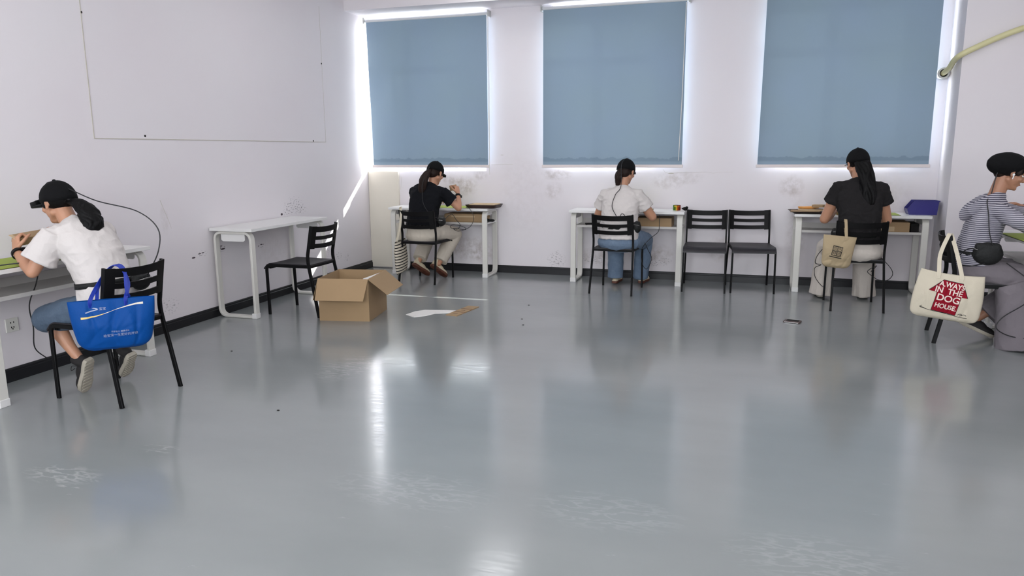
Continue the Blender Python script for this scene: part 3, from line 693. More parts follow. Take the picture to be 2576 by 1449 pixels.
for i, (x, y, dz, w_, d_, rz, c_, lab) in enumerate([
        (4.93, -.27, .008, .28, .20, .1, 'card', 'torn flat cardboard lowest in the tray on the right window desk'),
        (4.99, -.24, .024, .24, .16, -.15, 'cardedge', 'pale cardboard piece in the middle of the pile on the right window desk'),
        (4.96, -.20, .042, .18, .12, .3, 'cardsun', 'narrow cardboard piece with painted-in orange sunlight high in the pile on the right window desk'),
        (5.05, -.22, .056, .12, .14, -.2, 'card', 'bent cardboard piece on top of the pile beside the charcoal sleeve')]):
    bm = bm_new(); pts = []
    for k in range(14):
        a = 2*PI*k/14; rr = 1+random.uniform(-.12, .1); q = max(abs(math.cos(a)), abs(math.sin(a))); pts.append((math.cos(a)/q*w_/2*rr, math.sin(a)/q*d_/2*rr))
    add_prism(bm, pts, 0, .014 if i < 3 else .022, 'Z')
    for v in bm.verts: v.co.z += .10*v.co.x**2+ (.05*max(0, v.co.x) if i > 1 else 0)
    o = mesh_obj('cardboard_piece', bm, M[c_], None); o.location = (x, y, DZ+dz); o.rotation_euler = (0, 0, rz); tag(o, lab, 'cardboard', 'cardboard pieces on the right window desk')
# stationery inside the desks' shelves
def carton(x, y, z, sx, sy, sz, lab, label=False, tapev=False, rz=0, round_=.004):
    t = empty('flat_carton', (x, y, z), rz); tag(t, lab, 'cardboard box', 'cartons inside the desk shelves')
    bm = bm_new(); add_box(bm, (-sx/2, -sy/2, 0), (sx/2, sy/2, sz), round_); mesh_obj('box_body', bm, M['card'], t)
    if tapev: bm = bm_new(); add_box(bm, (-sx*.3, -sy/2-.001, sz*.62), (sx*.30, -sy/2, sz*.78)); mesh_obj('tape', bm, M['cardedge'], t)
    if label:
        bm = bm_new(); add_box(bm, (-.09, -sy/2-.001, .012), (.06, -sy/2, .058)); mesh_obj('shipping_label', bm, M['cardedge'], t)
        bm = bm_new(); add_box(bm, (-.04, -sy/2-.0018, .022), (.012, -sy/2-.001, .05)); lb = mesh_obj('label_patch', bm, M['label'], t)
        bm = bm_new()
        for k in range(5): add_box(bm, (-.034, -sy/2-.0024, .026+k*.004), (.006, -sy/2-.0018, .0275+k*.004))
        mesh_obj('text_lines', bm, M['inkdark'], lb)
carton(1.335, -.22, .606, .47, .26, .10, 'brown padded carton on the shelf of the left window desk', tapev=True, round_=.02)
carton(3.46, -.23, .606, .36, .28, .095, 'brown carton on the shelf below the puzzle cube desk', round_=.004)
carton(5.66, -.23, .606, .38, .28, .10, 'brown carton with a paper label on the shelf below the navy bin', label=True)
bm = bm_new(); add_ell(bm, (0, 0, .02), (.05, .05, .02)); add_ell(bm, (.05, .02, .016), (.035, .04, .016)); o = remeshed('black_pouch', bm, M['pouch'], None, .005, 3); o.location = (1.575, -.22, .607); tag(o, 'small black pouch at the right end of the left window desk shelf', 'pouch')
t = empty('folder', (2.80, -.25, .606), .3); tag(t, 'dark thin notebook on the shelf left of the person in blue jeans', 'notebook')
bm = bm_new(); add_box(bm, (-.08, -.1, 0), (.08, .1, .003)); add_box(bm, (-.08, -.1, .010), (.08, .1, .013)); add_box(bm, (-.08, -.1, .003), (-.076, .1, .010)); mesh_obj('cover', bm, M['char_tee'], t)
bm = bm_new(); add_box(bm, (-.076, -.097, .003), (.077, .097, .010)); mesh_obj('pages', bm, M['paper'], t)
t = empty('pencil_case', (5.90, -.22, .606)); tag(t, 'dark box pushed in beside the labelled carton, right window desk shelf', 'box')
bm = bm_new(); add_box(bm, (-.035, -.12, 0), (.035, .12, .085), .005); mesh_obj('box_body', bm, M['char_tee'], t); bm = bm_new(); add_box(bm, (-.036, -.121, .06), (.036, .121, .088), .004); mesh_obj('lid', bm, M['black'], t)

# puzzle cube
t = empty('puzzle_cube', (3.675, -.21, DZ), math.radians(-38)); tag(t, 'colourful puzzle cube standing on the right end of the middle desk', 'puzzle cube')
bm = bm_new(); add_box(bm, (-.028, -.028, 0), (.028, .028, .056), .002); mesh_obj('cube_body', bm, M['black'], t)
pal = {'L': ['cg', 'cg', 'cy', 'cg', 'cg', 'cy', 'cg', 'cy', 'cy'], 'R': ['co', 'cr', 'cr', 'co', 'cr', 'cr', 'co', 'co', 'cr']}
for fc in 'LR':
    for i in range(3):
        for j in range(3):
            bm = bm_new(); a = -.027+i*.018; z = .0015+j*.018
            if fc == 'L': add_box(bm, (-.0288, .027-i*.018-.0165, z), (-.028, .027-i*.018-.0015, z+.0155)) if False else add_box(bm, (a+.0015, -.0288, z), (a+.0165, -.028, z+.0155))
            else: add_box(bm, (.028, a+.0015, z), (.0288, a+.0165, z+.0155))
            mesh_obj('sticker', bm, M[pal[fc][j*3+i]], t)
t = empty('webcam', (3.755, -.23, DZ)); tag(t, 'small black camera-like gadget on the middle desk right of the puzzle cube', 'gadget')
bm = bm_new(); add_ell(bm, (0, 0, .022), (.02, .018, .017)); add_ell(bm, (.022, .005, .03), (.016, .018, .016)); add_ell(bm, (.01, 0, .008), (.02, .016, .008)); remeshed('body_shell', bm, M['black'], t, .003, 3)
bm = bm_new(); add_tube(bm, [(-.022, -.006, .022), (-.012, -.018, .022)], .008, n=12); mesh_obj('lens', bm, M['dark'], t)

# navy stacking parts bin
t = empty('parts_bin', (5.965, -.20, DZ)); tag(t, 'navy blue plastic parts bin on the right window desk beside the pier', 'storage bin')
bm = bm_new(); x0, x1, y0, y1, hh = -.125, .135, -.075, .085, .132; wt = .004
side = [(x0+.012, 0), (x1-.012, 0), (x1, hh), (x0+.05, hh), (x0-.006, .058), (x0-.006, .045)]
add_prism(bm, side, y0, y0+wt); add_prism(bm, side, y1-wt, y1)
add_box(bm, (x0+.012, y0+wt, 0), (x1-.012, y1-wt, wt))
add_loft(bm, [[V((x1-.012, y0+wt, 0)), V((x1-.012-wt, y0+wt, 0)), V((x1-wt, y0+wt, hh)), V((x1, y0+wt, hh))], [V((x1-.012, y1-wt, 0)), V((x1-.012-wt, y1-wt, 0)), V((x1-wt, y1-wt, hh)), V((x1, y1-wt, hh))]])
add_loft(bm, [[V((x0+.012, y0+wt, 0)), V((x0+.016, y0+wt, 0)), V((x0-.002, y0+wt, .055)), V((x0-.006, y0+wt, .055))], [V((x0+.012, y1-wt, 0)), V((x0+.016, y1-wt, 0)), V((x0-.002, y1-wt, .055)), V((x0-.006, y1-wt, .055))]])
mesh_obj('bin_body', bm, M['navy'], t)
bm = bm_new(); add_box(bm, (x0+.05, y0-.006, hh-.006), (x1+.006, y0, hh+.002)); add_box(bm, (x0+.05, y1, hh-.006), (x1+.006, y1+.006, hh+.002)); add_box(bm, (x1, y0, hh-.006), (x1+.006, y1, hh+.002)); mesh_obj('rim', bm, M['navy'], t)
bm = bm_new(); add_prism(bm, [(-.035, .03), (.06, .03), (.06, .075), (-.035, .075)], .0, .003); 
for v in bm.verts: v.co.y += .0
add_box(bm, (.0, y0-.001, hh+.002), (.012, y0+.006, hh+.006)); mesh_obj('divider', bm, M['navy'], t)

# ------------------------------------------------------------ people
def Rx(a): return Matrix.Rotation(a, 4, 'X')
def Ry(a): return Matrix.Rotation(a, 4, 'Y')
def Rz(a): return Matrix.Rotation(a, 4, 'Z')
def add_head(bm, HM, scale=1.0):
    S = HM @ Matrix.Scale(scale, 4)
    add_ell(bm, (0, -.010, .032), (.073, .092, .082), S)
    add_ell(bm, (0, .030, -.028), (.059, .060, .074), S)
    add_ell(bm, (0, .042, -.078), (.038, .044, .034), S)
    add_cap(bm, (.045, .0, -.05), (.012, .062, -.088), .022, .018, S); add_cap(bm, (-.045, .0, -.05), (-.012, .062, -.088), .022, .018, S)
    add_ell(bm, (0, .078, .022), (.046, .012, .012), S)
    add_cap(bm, (0, .084, .006), (0, .101, -.026), .007, .0115, S)
    add_ell(bm, (.010, .092, -.030), (.008, .009, .007), S); add_ell(bm, (-.010, .092, -.030), (.008, .009, .007), S)
    add_ell(bm, (0, .086, -.052), (.022, .010, .006), S); add_ell(bm, (0, .085, -.062), (.019, .010, .006), S)
    add_ell(bm, (0, .077, -.092), (.018, .014, .014), S)
    for s in (-1, 1):
        for (c_, r_) in (((0, -.006, .006), (.0085, .017, .023)), ((.001*s, .000, -.018), (.0075, .011, .014))):
            add_ell(bm, (0, 0, 0), r_, S @ Matrix.Translation(V((s*.0745+c_[0], c_[1], c_[2]))) @ Rz(-s*.3) @ Rx(.18))
        add_ell(bm, (s*.036, .066, -.022), (.026, .018, .022), S)
def add_hand(bm, wrist, d, nrm, side, curl=.5, spread=.07, thumb=.6, L=1.0):
    """wrist point, d = direction of the fingers, nrm = palm normal (palm side), side +1 thumb towards cross(d,nrm)"""
    w_ = V(wrist); d = V(d).normalized(); n = V(nrm); n = (n-d*n.dot(d)).normalized(); s = d.cross(n).normalized()*side
    add_ring_loft(bm, [(w_-d*.02, .027, .019, s), (w_+d*.01, .030, .018, s), (w_+d*.045, .038, .015, s), (w_+d*.082, .041, .012, s), (w_+d*.090, .036, .009, s)], n=16)
    lens = [.068, .076, .071, .056]
    for i in range(4):
        off = (1.5-i)*.0205; base = w_+d*(.084-abs(1.2-i)*.004)+s*off
        a = (1.5-i)*spread; dd = (d*math.cos(a)+s*math.sin(a)).normalized(); p = base; ang = 0; rad = .0092 if i < 3 else .0080
        for k, (f, c_) in enumerate(((.44, .55), (.32, 1.0), (.24, .8))):
            ang += curl*c_*(1+.08*i); q = p+(dd*math.cos(ang)+n*math.sin(ang))*lens[i]*f*L
            add_cap(bm, p, q, rad, rad*.9, n=10); rad *= .9; p = q
    p = w_+d*.025+s*.028; t1 = (d*.55+s*.75+n*.35*thumb).normalized(); q = p+t1*.040; add_cap(bm, p, q, .0135, .0110, n=10)
    t2 = (d*.85+s*.25+n*.6*thumb).normalized(); r_ = q+t2*.032; add_cap(bm, q, r_, .0105, .0092, n=10); t3 = (d*.8+n*.8*thumb-s*.1).normalized(); add_cap(bm, r_, r_+t3*.024, .0092, .0078, n=10)
def add_arm(bm, sh, el, wr, k=1.0):
    sh, el, wr = V(sh), V(el), V(wr)
    add_cap(bm, sh, sh.lerp(el, .45), .043*min(k, 1.1), .042*k); add_cap(bm, sh.lerp(el, .45), el, .042*k, .036*k)
    add_cap(bm, el, el.lerp(wr, .35), .036*k, .037*k); add_cap(bm, el.lerp(wr, .35), wr, .037*k, .023*k)
def add_leg(bm, hp, kn, an, k=1.0):
    hp, kn, an = V(hp), V(kn), V(an)
    add_cap(bm, hp, hp.lerp(kn, .5), .078*k, .070*k); add_cap(bm, hp.lerp(kn, .5), kn, .070*k, .052*k)
    back = (hp-kn).normalized()*.012
    add_cap(bm, kn, kn.lerp(an, .33)+back, .050*k, .052*k); add_cap(bm, kn.lerp(an, .33)+back, kn.lerp(an, .72), .052*k, .036*k); add_cap(bm, kn.lerp(an, .72), an, .036*k, .031*k)
def head_mtx(hd, yaw, pitch, roll=0): return Matrix.Translation(V(hd)) @ Rz(-yaw) @ Rx(-pitch) @ Ry(roll)
def add_cap_hat(P, HM, brim=.075, by=0, peak_tilt=.0, size=1.0, button=True, camera=True, beret=False, cs=1.0):
    bm = bm_new()
    # crown: upper part of an ellipsoid with seams
    rr = (.086*size, (.106 if not beret else .122)*size, (.098 if not beret else .088)*size); N_, J = 40, 14; rings = []
    for j in range(J+1):
        a = PI/2*j/J; z = math.sin(a); k = math.cos(a); ring = []
        for i in range(N_):
            t = 2*PI*i/N_; seam = 1+.012*max(0, 1-abs(((t/(PI/3)) % 1)-.5)*2*6 if False else 0)
            sag = -.020*(1-z)*math.cos(t-PI/2)*-1
            ring.append(HM @ V((k*rr[0]*math.cos(t)*seam+0, (-.012 if not beret else -.030)+k*rr[1]*math.sin(t)*seam, .028+z*rr[2]*(1 if not beret else (1+.12*math.cos(t+PI/2))) + (0 if j else -.012)-(.012 if math.sin(t) < -.3 else 0)*(1-z))))
        rings.append(ring)
    rings[-1] = [HM @ V((.004*math.cos(2*PI*i/N_), -.012+.004*math.sin(2*PI*i/N_), .028+rr[2])) for i in range(N_)]
    if beret:
        bm.free(); bm = bm_new(); HM = HM @ Rx(.34); add_ell(bm, (0, -.028, .052), (.094*size, .116*size, .078*size), HM, 32, 20); add_ell(bm, (0, -.085, .030), (.070, .062, .042), HM, 20, 12)
        c = remeshed('cap', bm, M['cap'], P, .005, 4, folds(.002, 14, 2))
    else: add_loft(bm, rings); c = mesh_obj('cap', bm, M['cap'], P, smooth=True)
    if button:
        bm = bm_new(); add_ell(bm, (0, -.012, .030+rr[2]), (.010, .010, .006), HM, 12, 8); mesh_obj('cap_button', bm, M['cap'], c, smooth=True)
    # brim: curved plate
    bm = bm_new(); top, bot = [], []; B = HM @ Matrix.Translation(V((0, .0, .022))) @ Rz(by) @ Rx(peak_tilt)
    for i in range(17):
        t = -1+2*i/16; a = t*1.15; r0 = V((math.sin(a)*.080, -.012+math.cos(a)*.098, 0)); e_ = V((math.sin(a)*.082, -.012+math.cos(a)*.098+brim*(1-abs(t)**2.6)**.6, 0))
        A, Bq = [], []
        for k in range(5):
            p = r0.lerp(e_, k/4); dz = -.022*(p.x/.07)**2+.004; A.append(bm.verts.new(B @ (p+V((0, 0, dz))))); Bq.append(bm.verts.new(B @ (p+V((0, 0, dz-.0035)))))
        top.append(A); bot.append(Bq)
    for i in range(16):
        for k in range(4):
            bm.faces.new((top[i][k], top[i+1][k], top[i+1][k+1], top[i][k+1])); bm.faces.new((bot[i][k], bot[i][k+1], bot[i+1][k+1], bot[i+1][k]))
        bm.faces.new((top[i][4], top[i+1][4], bot[i+1][4], bot[i][4])); bm.faces.new((top[i][0], bot[i][0], bot[i+1][0], top[i+1][0]))
    for i in (0, 16):
        for k in range(4): bm.faces.new((top[i][k], top[i][k+1], bot[i][k+1], bot[i][k]))
    bmesh.ops.remove_doubles(bm, verts=bm.verts, dist=.0002)
    mesh_obj('brim', bm, M['cap'], c, smooth=True)
    if camera:
        G = B @ Matrix.Translation(V((0, .082+brim, .006))) @ Matrix.Scale(cs, 4)
        bm = bm_new(); add_box(bm, (-.026, -.030, -.014), (.026, .012, .014), .005, G); add_box(bm, (-.016, .010, -.010), (.016, .020, .010), .003, G); cm = mesh_obj('head_camera', bm, M['black'], P, angle=.7)
        bm = bm_new(); add_box(bm, (-.012, -.055, .010), (.012, -.005, .018), .002, G); add_tube(bm, [G @ V(p) for p in ((.0, -.02, .016), (0, -.04, .022), (0, -.075, .012))], .003, n=8); mesh_obj('clip', bm, M['black'], cm)
        bm = bm_new(); add_tube(bm, [G @ V((0, .018, 0)), G @ V((0, .0235, 0))], .006, n=14); mesh_obj('lens', bm, M['dark'], cm)
    return c
def shoe(P, heel, toe, upv, m_up, m_sole, L=.245, nm='shoe', laces=True, w=1.0):
    heel, toe = V(heel), V(toe); y = (toe-heel).normalized(); z = V(upv); z = (z-y*z.dot(y)).normalized(); x = y.cross(z)
    k = L/.245; Mx = Matrix(((x.x*k, y.x*k, z.x*k, heel.x), (x.y*k, y.y*k, z.y*k, heel.y), (x.z*k, y.z*k, z.z*k, heel.z), (0, 0, 0, 1)))
    prof = [(0.0, .022), (.012, .030), (.04, .034), (.09, .032), (.14, .040), (.18, .045), (.215, .040), (.238, .024), (.246, .006)]
    outl = [(s_*w, y_) for y_, s_ in prof]+[(-s_*w, y_) for y_, s_ in prof[::-1]]
    bm = bm_new(); add_ell(bm, (0, .045, .050), (.030*w, .045, .044), Mx); add_ell(bm, (0, .11, .045), (.034*w, .07, .036), Mx); add_ell(bm, (0, .175, .034), (.042*w, .065, .026), Mx)
    add_cap(bm, (0, .045, .06), (0, .050, .092), .036, .038, Mx)
    rings = []
    for zz, g in ((.012, 1.0), (.03, .96)): rings.append([Mx @ V((a*g, b, zz)) for a, b in outl])
    add_loft(bm, rings); u_ = remeshed(nm, bm, m_up, P, .004, 5)
    bm = bm_new(); rings = []
    for zz, g in ((0, .95), (.004, 1.04), (.018, 1.06), (.024, 1.0)): rings.append([Mx @ V((a*g, b*1.01-.001, zz)) for a, b in outl])
    add_loft(bm, rings)
    for i in range(9): add_box(bm, (-.030, .02+i*.024, -.003), (.030, .034+i*.024, .001), .001, Mx)
    mesh_obj('sole', bm, m_sole, u_, angle=.6)
    if laces:
        bm = bm_new()
        for i in range(4): add_tube(bm, [Mx @ V(p) for p in ((-.022, .10+i*.018, .070-i*.006), (0, .105+i*.018, .084-i*.007), (.022, .10+i*.018, .070-i*.006))], .0025, n=6)
        add_tube(bm, [Mx @ V(p) for p in ((0, .10, .086), (-.03, .09, .095), (-.05, .10, .075), (-.02, .105, .082))], .002, n=6, smooth=4)
        mesh_obj('laces', bm, M['lace'], u_)
    return u_
def person(loc, rz, label, J, skin, k=1.0):
    P = empty('person', loc, rz); tag(P, label, 'person', 'people seated at the desks')
    HM = head_mtx(*J['head']); bm = bm_new(); add_head(bm, HM, J.get('hs', 1))
    nk = V(J['neck']); hd = V(J['head'][0]); add_cap(bm, nk-V((0, 0, .03)), HM @ V((0, -.022, -.035)), .052, .050)
    add_ring_loft(bm, [(c, a*.86, b*.84) for c, a, b in J['torso']], J.get('right', (1, 0, 0)))
    for s in 'LR':
        add_arm(bm, J['sh'+s], J['el'+s], J['wr'+s], k*J.get('armk', 1)); hn = J['hand'+s]
        add_hand(bm, J['wr'+s], hn[0], hn[1], hn[2], *hn[3:])
        add_leg(bm, J['hip'+s], J['kn'+s], J['an'+s], k*.92)
    remeshed('body', bm, skin, P, .0045, 5)
    for s in (-1, 1):
        bm = bm_new(); add_ell(bm, (s*.030, .0690, .002), (.0125, .0125, .0085), HM, 14, 10); e_ = mesh_obj('eye', bm, M['eyew'], P, smooth=True)
        bm = bm_new(); add_ell(bm, (s*.030, .0775, .000), (.0054, .0048, .0054), HM, 12, 8); mesh_obj('iris', bm, M['eyeb'], e_, smooth=True)
        bm = bm_new(); add_tube(bm, [HM @ V((s*.014, .088, .022)), HM @ V((s*.030, .088, .027)), HM @ V((s*.048, .077, .022))], .003, n=6); mesh_obj('eyebrow', bm, M['hair'], P)
    bm = bm_new(); add_ell(bm, (0, .092, -.057), (.020, .0065, .006), HM, 14, 8); mesh_obj('lips', bm, M['lips'], P, smooth=True)
    return P, HM
def hair_cap(P, HM, m, low=-.045, side=1.0, tail=None, tw=(.03, .05, .045, .02), band=True, thick=1.0, wave=.25):
    """hair over the skull (behind the ears) plus an optional tail path in local coordinates"""
    bm = bm_new(); add_ell(bm, (0, -.018, .034), (.080*thick, .094*thick, .086), HM, 26, 18); add_ell(bm, (0, -.050, low+.03), (.066*thick, .050, .060), HM, 20, 14)
    add_ell(bm, (0, .060, .060), (.060, .030, .030), HM, 16, 10)
    for s in (-1, 1): add_ell(bm, (s*.068, .030, .014), (.009, .018, .036), HM, 10, 8)
    if tail:
        pts = catmull([V(p) for p in tail], 5); n = len(pts); rings = []; W4 = []
        for i, p in enumerate(pts):
            f = i/(n-1)*(len(tw)-1); a = int(min(f, len(tw)-2)); W4.append(tw[a]+(tw[a+1]-tw[a])*(f-a)); rings.append((p, W4[-1]*.86, W4[-1]*.62))
        add_ring_loft(bm, rings, J_RIGHT, 18, 2)
        for k in range(17):
            a = 2*PI*k/17; rr_ = 1.0 if k % 3 else .80; path = []
            cut = n-(k*7 % 4)
            for i, p in enumerate(pts[:cut]):
                q = a+.35*math.sin(i*.35+k)+wave*math.sin(i*.55)
                path.append(p+V((math.cos(q)*W4[i]*.82*rr_, math.sin(q)*W4[i]*.58*rr_, .004*math.sin(i*.8+k*2))))
            m_ = len(path); add_tube(bm, path, [max(.003, W4[i]*(.24 if i < m_-4 else .24*(m_-i)/4.5)) for i in range(m_)], n=6)
    return remeshed('hair', bm, m, P, .004, 2, folds(.0015, 40, 3, (1.8, 1.8, .22)))
J_RIGHT = (1, 0, 0)
def tee(P, J, m, sleeve=.62, hem=None, sl_r=(.066, .070), amp=.006, long_=False, seed=0, vox=.006, name='shirt'):
    bm = bm_new(); T_ = J['torso']; grow = J.get('ease', 1.10)
    rg = [(c, a*grow, b*grow) for c, a, b in (hem or T_)]
    add_ring_loft(bm, rg, J.get('right', (1, 0, 0)), 28)
    for s in 'LR':
        sh, el, wr = V(J['sh'+s]), V(J['el'+s]), V(J['wr'+s]); e_ = sh.lerp(el, sleeve); ce = V(rg[-3][0])
        inn = sh.lerp(ce, .45)
        if long_:
            add_cap(bm, inn, sh, .062, .060); add_cap(bm, sh, el, .060, .050); add_cap(bm, el, wr.lerp(el, .12), .050, .034)
        else:
            ak = J.get('armk', 1)**.8; add_cap(bm, inn, sh, .066, .060*ak); t = (e_-sh).normalized(); u = t.orthogonal().normalized(); v = t.cross(u)
            add_loft(bm, [[c+(u*math.cos(q)+v*math.sin(q))*r_ for q in [2*PI*i/18 for i in range(18)]] for c, r_ in ((sh-t*.03, .062*ak), (sh.lerp(e_, .5), sl_r[0]), (e_-t*.004, sl_r[1]), (e_, sl_r[1]-.002))])
    return remeshed(name, bm, m, P, vox, 5, folds(amp, 9, seed, (1, 1, 1.3)))
def trousers(P, J, m, rad, end=1.0, seat=(.175, .125), amp=.006, seed=0, flare=None, extra=None, name='trousers', vox=.006):
    """rad: hip, mid thigh, knee, shin, hem radii"""
    bm = bm_new(); pel = V(J['torso'][0][0])
    add_ell(bm, pel+V((0, .01, .0)), (seat[0], seat[1], .105)); add_ring_loft(bm, [(V(c)+V((0, 0, 0)), a*1.07, b*1.07) for c, a, b in J['torso'][:2]]+[(V(J['torso'][1][0])+V((0, 0, .02)), J['torso'][1][1]*1.05, J['torso'][1][2]*1.05)])
    for s in 'LR':
        hp, kn, an = V(J['hip'+s]), V(J['kn'+s]), V(J['an'+s]); an2 = V(J.get('hem'+s, kn.lerp(an, 1)))
        add_cap(bm, hp, hp.lerp(kn, .5), rad[0], rad[1]); add_cap(bm, hp.lerp(kn, .5), kn, rad[1], rad[2])
        if end > 0:
            e_ = kn.lerp(an2, end); t = (e_-kn).normalized(); u = t.orthogonal().normalized(); v = t.cross(u)
            prof = [(0, rad[2]*.97), (.3, rad[2]*.5+rad[3]*.5), (.6, rad[3]), (1, rad[4])]
            add_loft(bm, [[kn.lerp(e_, f)+(u*math.cos(q)+v*math.sin(q))*r_*(1+(.10*math.sin(5*q+f*4) if flare else 0)*f) for q in [2*PI*i/26 for i in range(26)]] for f, r_ in prof])
    if extra: extra(bm)
    return remeshed(name, bm, m, P, vox, 5, folds(amp, 8, seed, (1.2, 1.2, .7)))
def child_tube(P, name, pts, r, m, smooth=6, parent=None):
    bm = bm_new(); add_tube(bm, pts, r, n=8, smooth=smooth); return mesh_obj(name, bm, m, parent or P, smooth=True)
def belt_pouch(P, c, r, rz, J, strap=True):
    bm = bm_new(); T_ = Matrix.Translation(V(c)) @ Rz(rz)
    add_ell(bm, (0, 0, 0), (r[0], r[1], r[2]), T_); add_box(bm, (-r[0]*.8, -r[1]*.85, -r[2]*.45), (r[0]*.8, r[1]*.80, r[2]*.90), .02, T_)
    b = remeshed('waist_pouch', bm, M['pouch'], P, .005, 4, folds(.002, 20))
    bm = bm_new(); add_tube(bm, [T_ @ V((-r[0]*.8, -r[1]*.72, r[2]*.35)), T_ @ V((0, -r[1]*1.02, r[2]*.45)), T_ @ V((r[0]*.8, -r[1]*.72, r[2]*.35))], .003, n=6, smooth=4); mesh_obj('zip', bm, M['metal'], b)
    return b
def waist_strap(P, c, a, b, tilt=0, hgt=.032, m=None):
    bm = bm_new(); c = V(c); n = 40; o_, i_ = [], []
    R = []
    for k in range(n):
        q = 2*PI*k/n; x, y = a*math.cos(q), b*math.sin(q); z = tilt*y
        R.append([c+V((x, y, z-hgt/2)), c+V((x*1.03, y*1.03, z-hgt/2)), c+V((x*1.03, y*1.03, z+hgt/2)), c+V((x, y, z+hgt/2))])
    vs = [[bm.verts.new(p) for p in r] for r in R]
    for k in range(n):
        A, B = vs[k], vs[(k+1) % n]
        for j in range(4): bm.faces.new((A[j], A[(j+1) % 4], B[(j+1) % 4], B[j]))
    return mesh_obj('waist_strap', bm, m or M['pouch'], P, smooth=True)
def wrist_strap(P, wr, el, r=.030):
    wr, el = V(wr), V(el); t = (wr-el).normalized(); c = wr-t*.025
    bm = bm_new(); u = t.orthogonal().normalized(); v = t.cross(u); rings = [[c+t*z+(u*math.cos(2*PI*k/20)+v*math.sin(2*PI*k/20))*q for k in range(20)] for z, q in ((-.012, r*.9), (-.012, r*1.08), (.012, r*1.04), (.012, r*.86))]
    add_loft(bm, rings+[rings[0]], False); add_box(bm, tuple(c+u*r-V((.014, .014, .014))), tuple(c+u*r+V((.014, .014, .014))), .003); return mesh_obj('wrist_strap', bm, M['black'], P, angle=.6)

# --- person in white tee at the left wall
J = dict(head=((.0, .345, 1.115), .0, .22), neck=(0, .255, 1.00), right=(1, 0, 0),
    torso=[((0, -.0, .50), .155, .10), ((0, .005, .60), .150, .105), ((0, .035, .70), .135, .098), ((0, .08, .80), .142, .100), ((0, .145, .90), .158, .095), ((0, .195, .965), .150, .078), ((0, .235, 1.00), .085, .060), ((0, .25, 1.02), .055, .052)],
    shL=(-.165, .205, .935), elL=(-.255, .270, .750), wrL=(-.185, .49, .845), handL=((.25, .30, .85), (.95, -.15, -.15), -1, 1.25, .03, .9),
    shR=(.165, .205, .935), elR=(.25, .36, .80), wrR=(.09, .48, .865), handR=((-.35, .35, .85), (-.85, -.2, -.3), 1, .9),
    hipL=(-.085, .02, .525), hipR=(.085, .02, .525), knL=(-.14, .36, .450), knR=(.13, .36, .465), anL=(-.112, .175, .225), anR=(.142, .11, .215), ease=1.12)
P, HM = person((.83, -4.80, 0), math.radians(84), 'person in white tee and denim shorts at the left wall, holding a cardboard box', J, M['skin'])
hair_cap(P, HM, M['hair'], low=.02, wave=.9, tail=[(.0, .245, 1.125), (.01, .185, 1.115), (.02, .13, 1.065), (.015, .095, .995), (.0, .115, .93), (-.005, .145, .88)], tw=(.024, .050, .066, .062, .060, .034))
add_cap_hat(P, HM, .105, size=1.06, cs=1.35)
bm = bm_new(); add_tube(bm, [HM @ V((0, -.105, .01)), HM @ V((0, -.118, .01))], .022, n=14); mesh_obj('hair_tie', bm, M['shoeb'], P, smooth=True)
tee(P, J, M['white_tee'], .70, [((0, .0, .545), .165, .118), ((0, .01, .62), .155, .114), ((0, .035, .70), .140, .104), ((0, .08, .80), .150, .108), ((0, .145, .90), .162, .100), ((0, .195, .965), .152, .080), ((0, .233, 1.0), .085, .062), ((0, .247, 1.02), .056, .052)], (.080, .098), .009, seed=2)
trousers(P, J, M['denim2'], (.098, .096, .082, .08, .08), end=.0, seat=(.185, .135), name='denim_shorts', seed=4)
waist_strap(P, (0, .02, .665), .168, .130, -.12)
b = belt_pouch(P, (.11, -.135, .66), (.075, .04, .05), .3, J)
wrist_strap(P, J['wrL'], J['elL'], .033)
shoe(P, (-.105, .085, .215), (-.075, .19, .012), (-.12, .80, .60), M['shoeb'], M['sole']).name = 'shoe'
shoe(P, (.13, .02, .19), (.20, .19, .015), (0, .80, .62), M['shoeb'], M['sole'])
child_tube(P, 'camera_cable', [HM @ V((0, .12, .035)), HM @ V((.0, .05, .132)), HM @ V((0, -.10, .07)), (.06, .10, 1.13), (.14, -.12, 1.07), (.17, -.24, .97), (.15, -.25, .84), (.13, -.17, .70)], .0035, M['cable'])
child_tube(P, 'desk_cable', [(-.36, .46, .785), (-.24, .35, .795), (-.18, .33, .775), (-.14, .42, .66), (-.08, .60, .50), (-.02, .68, .34), (.0, .72, .2), (.12, .79, .09)], .0035, M['cable'])
# cardboard held in the hands
t = empty('held_carton', (.30, -4.79, .915), math.radians(84)); tag(t, 'narrow cardboard box held up in both hands at the left wall desk', 'cardboard box')
bm = bm_new(); Mx = Rx(0) @ Ry(math.radians(-4)) @ Rx(.4)
add_box(bm, (-.115, -.032, -.024), (.13, .032, .024), .002, Mx); mesh_obj('box_body', bm, M['card'], t)
bm = bm_new(); add_box(bm, (-.135, -.031, .021), (-.115, .031, .0235), .0005, Mx); mesh_obj('flap', bm, M['cardedge'], t)

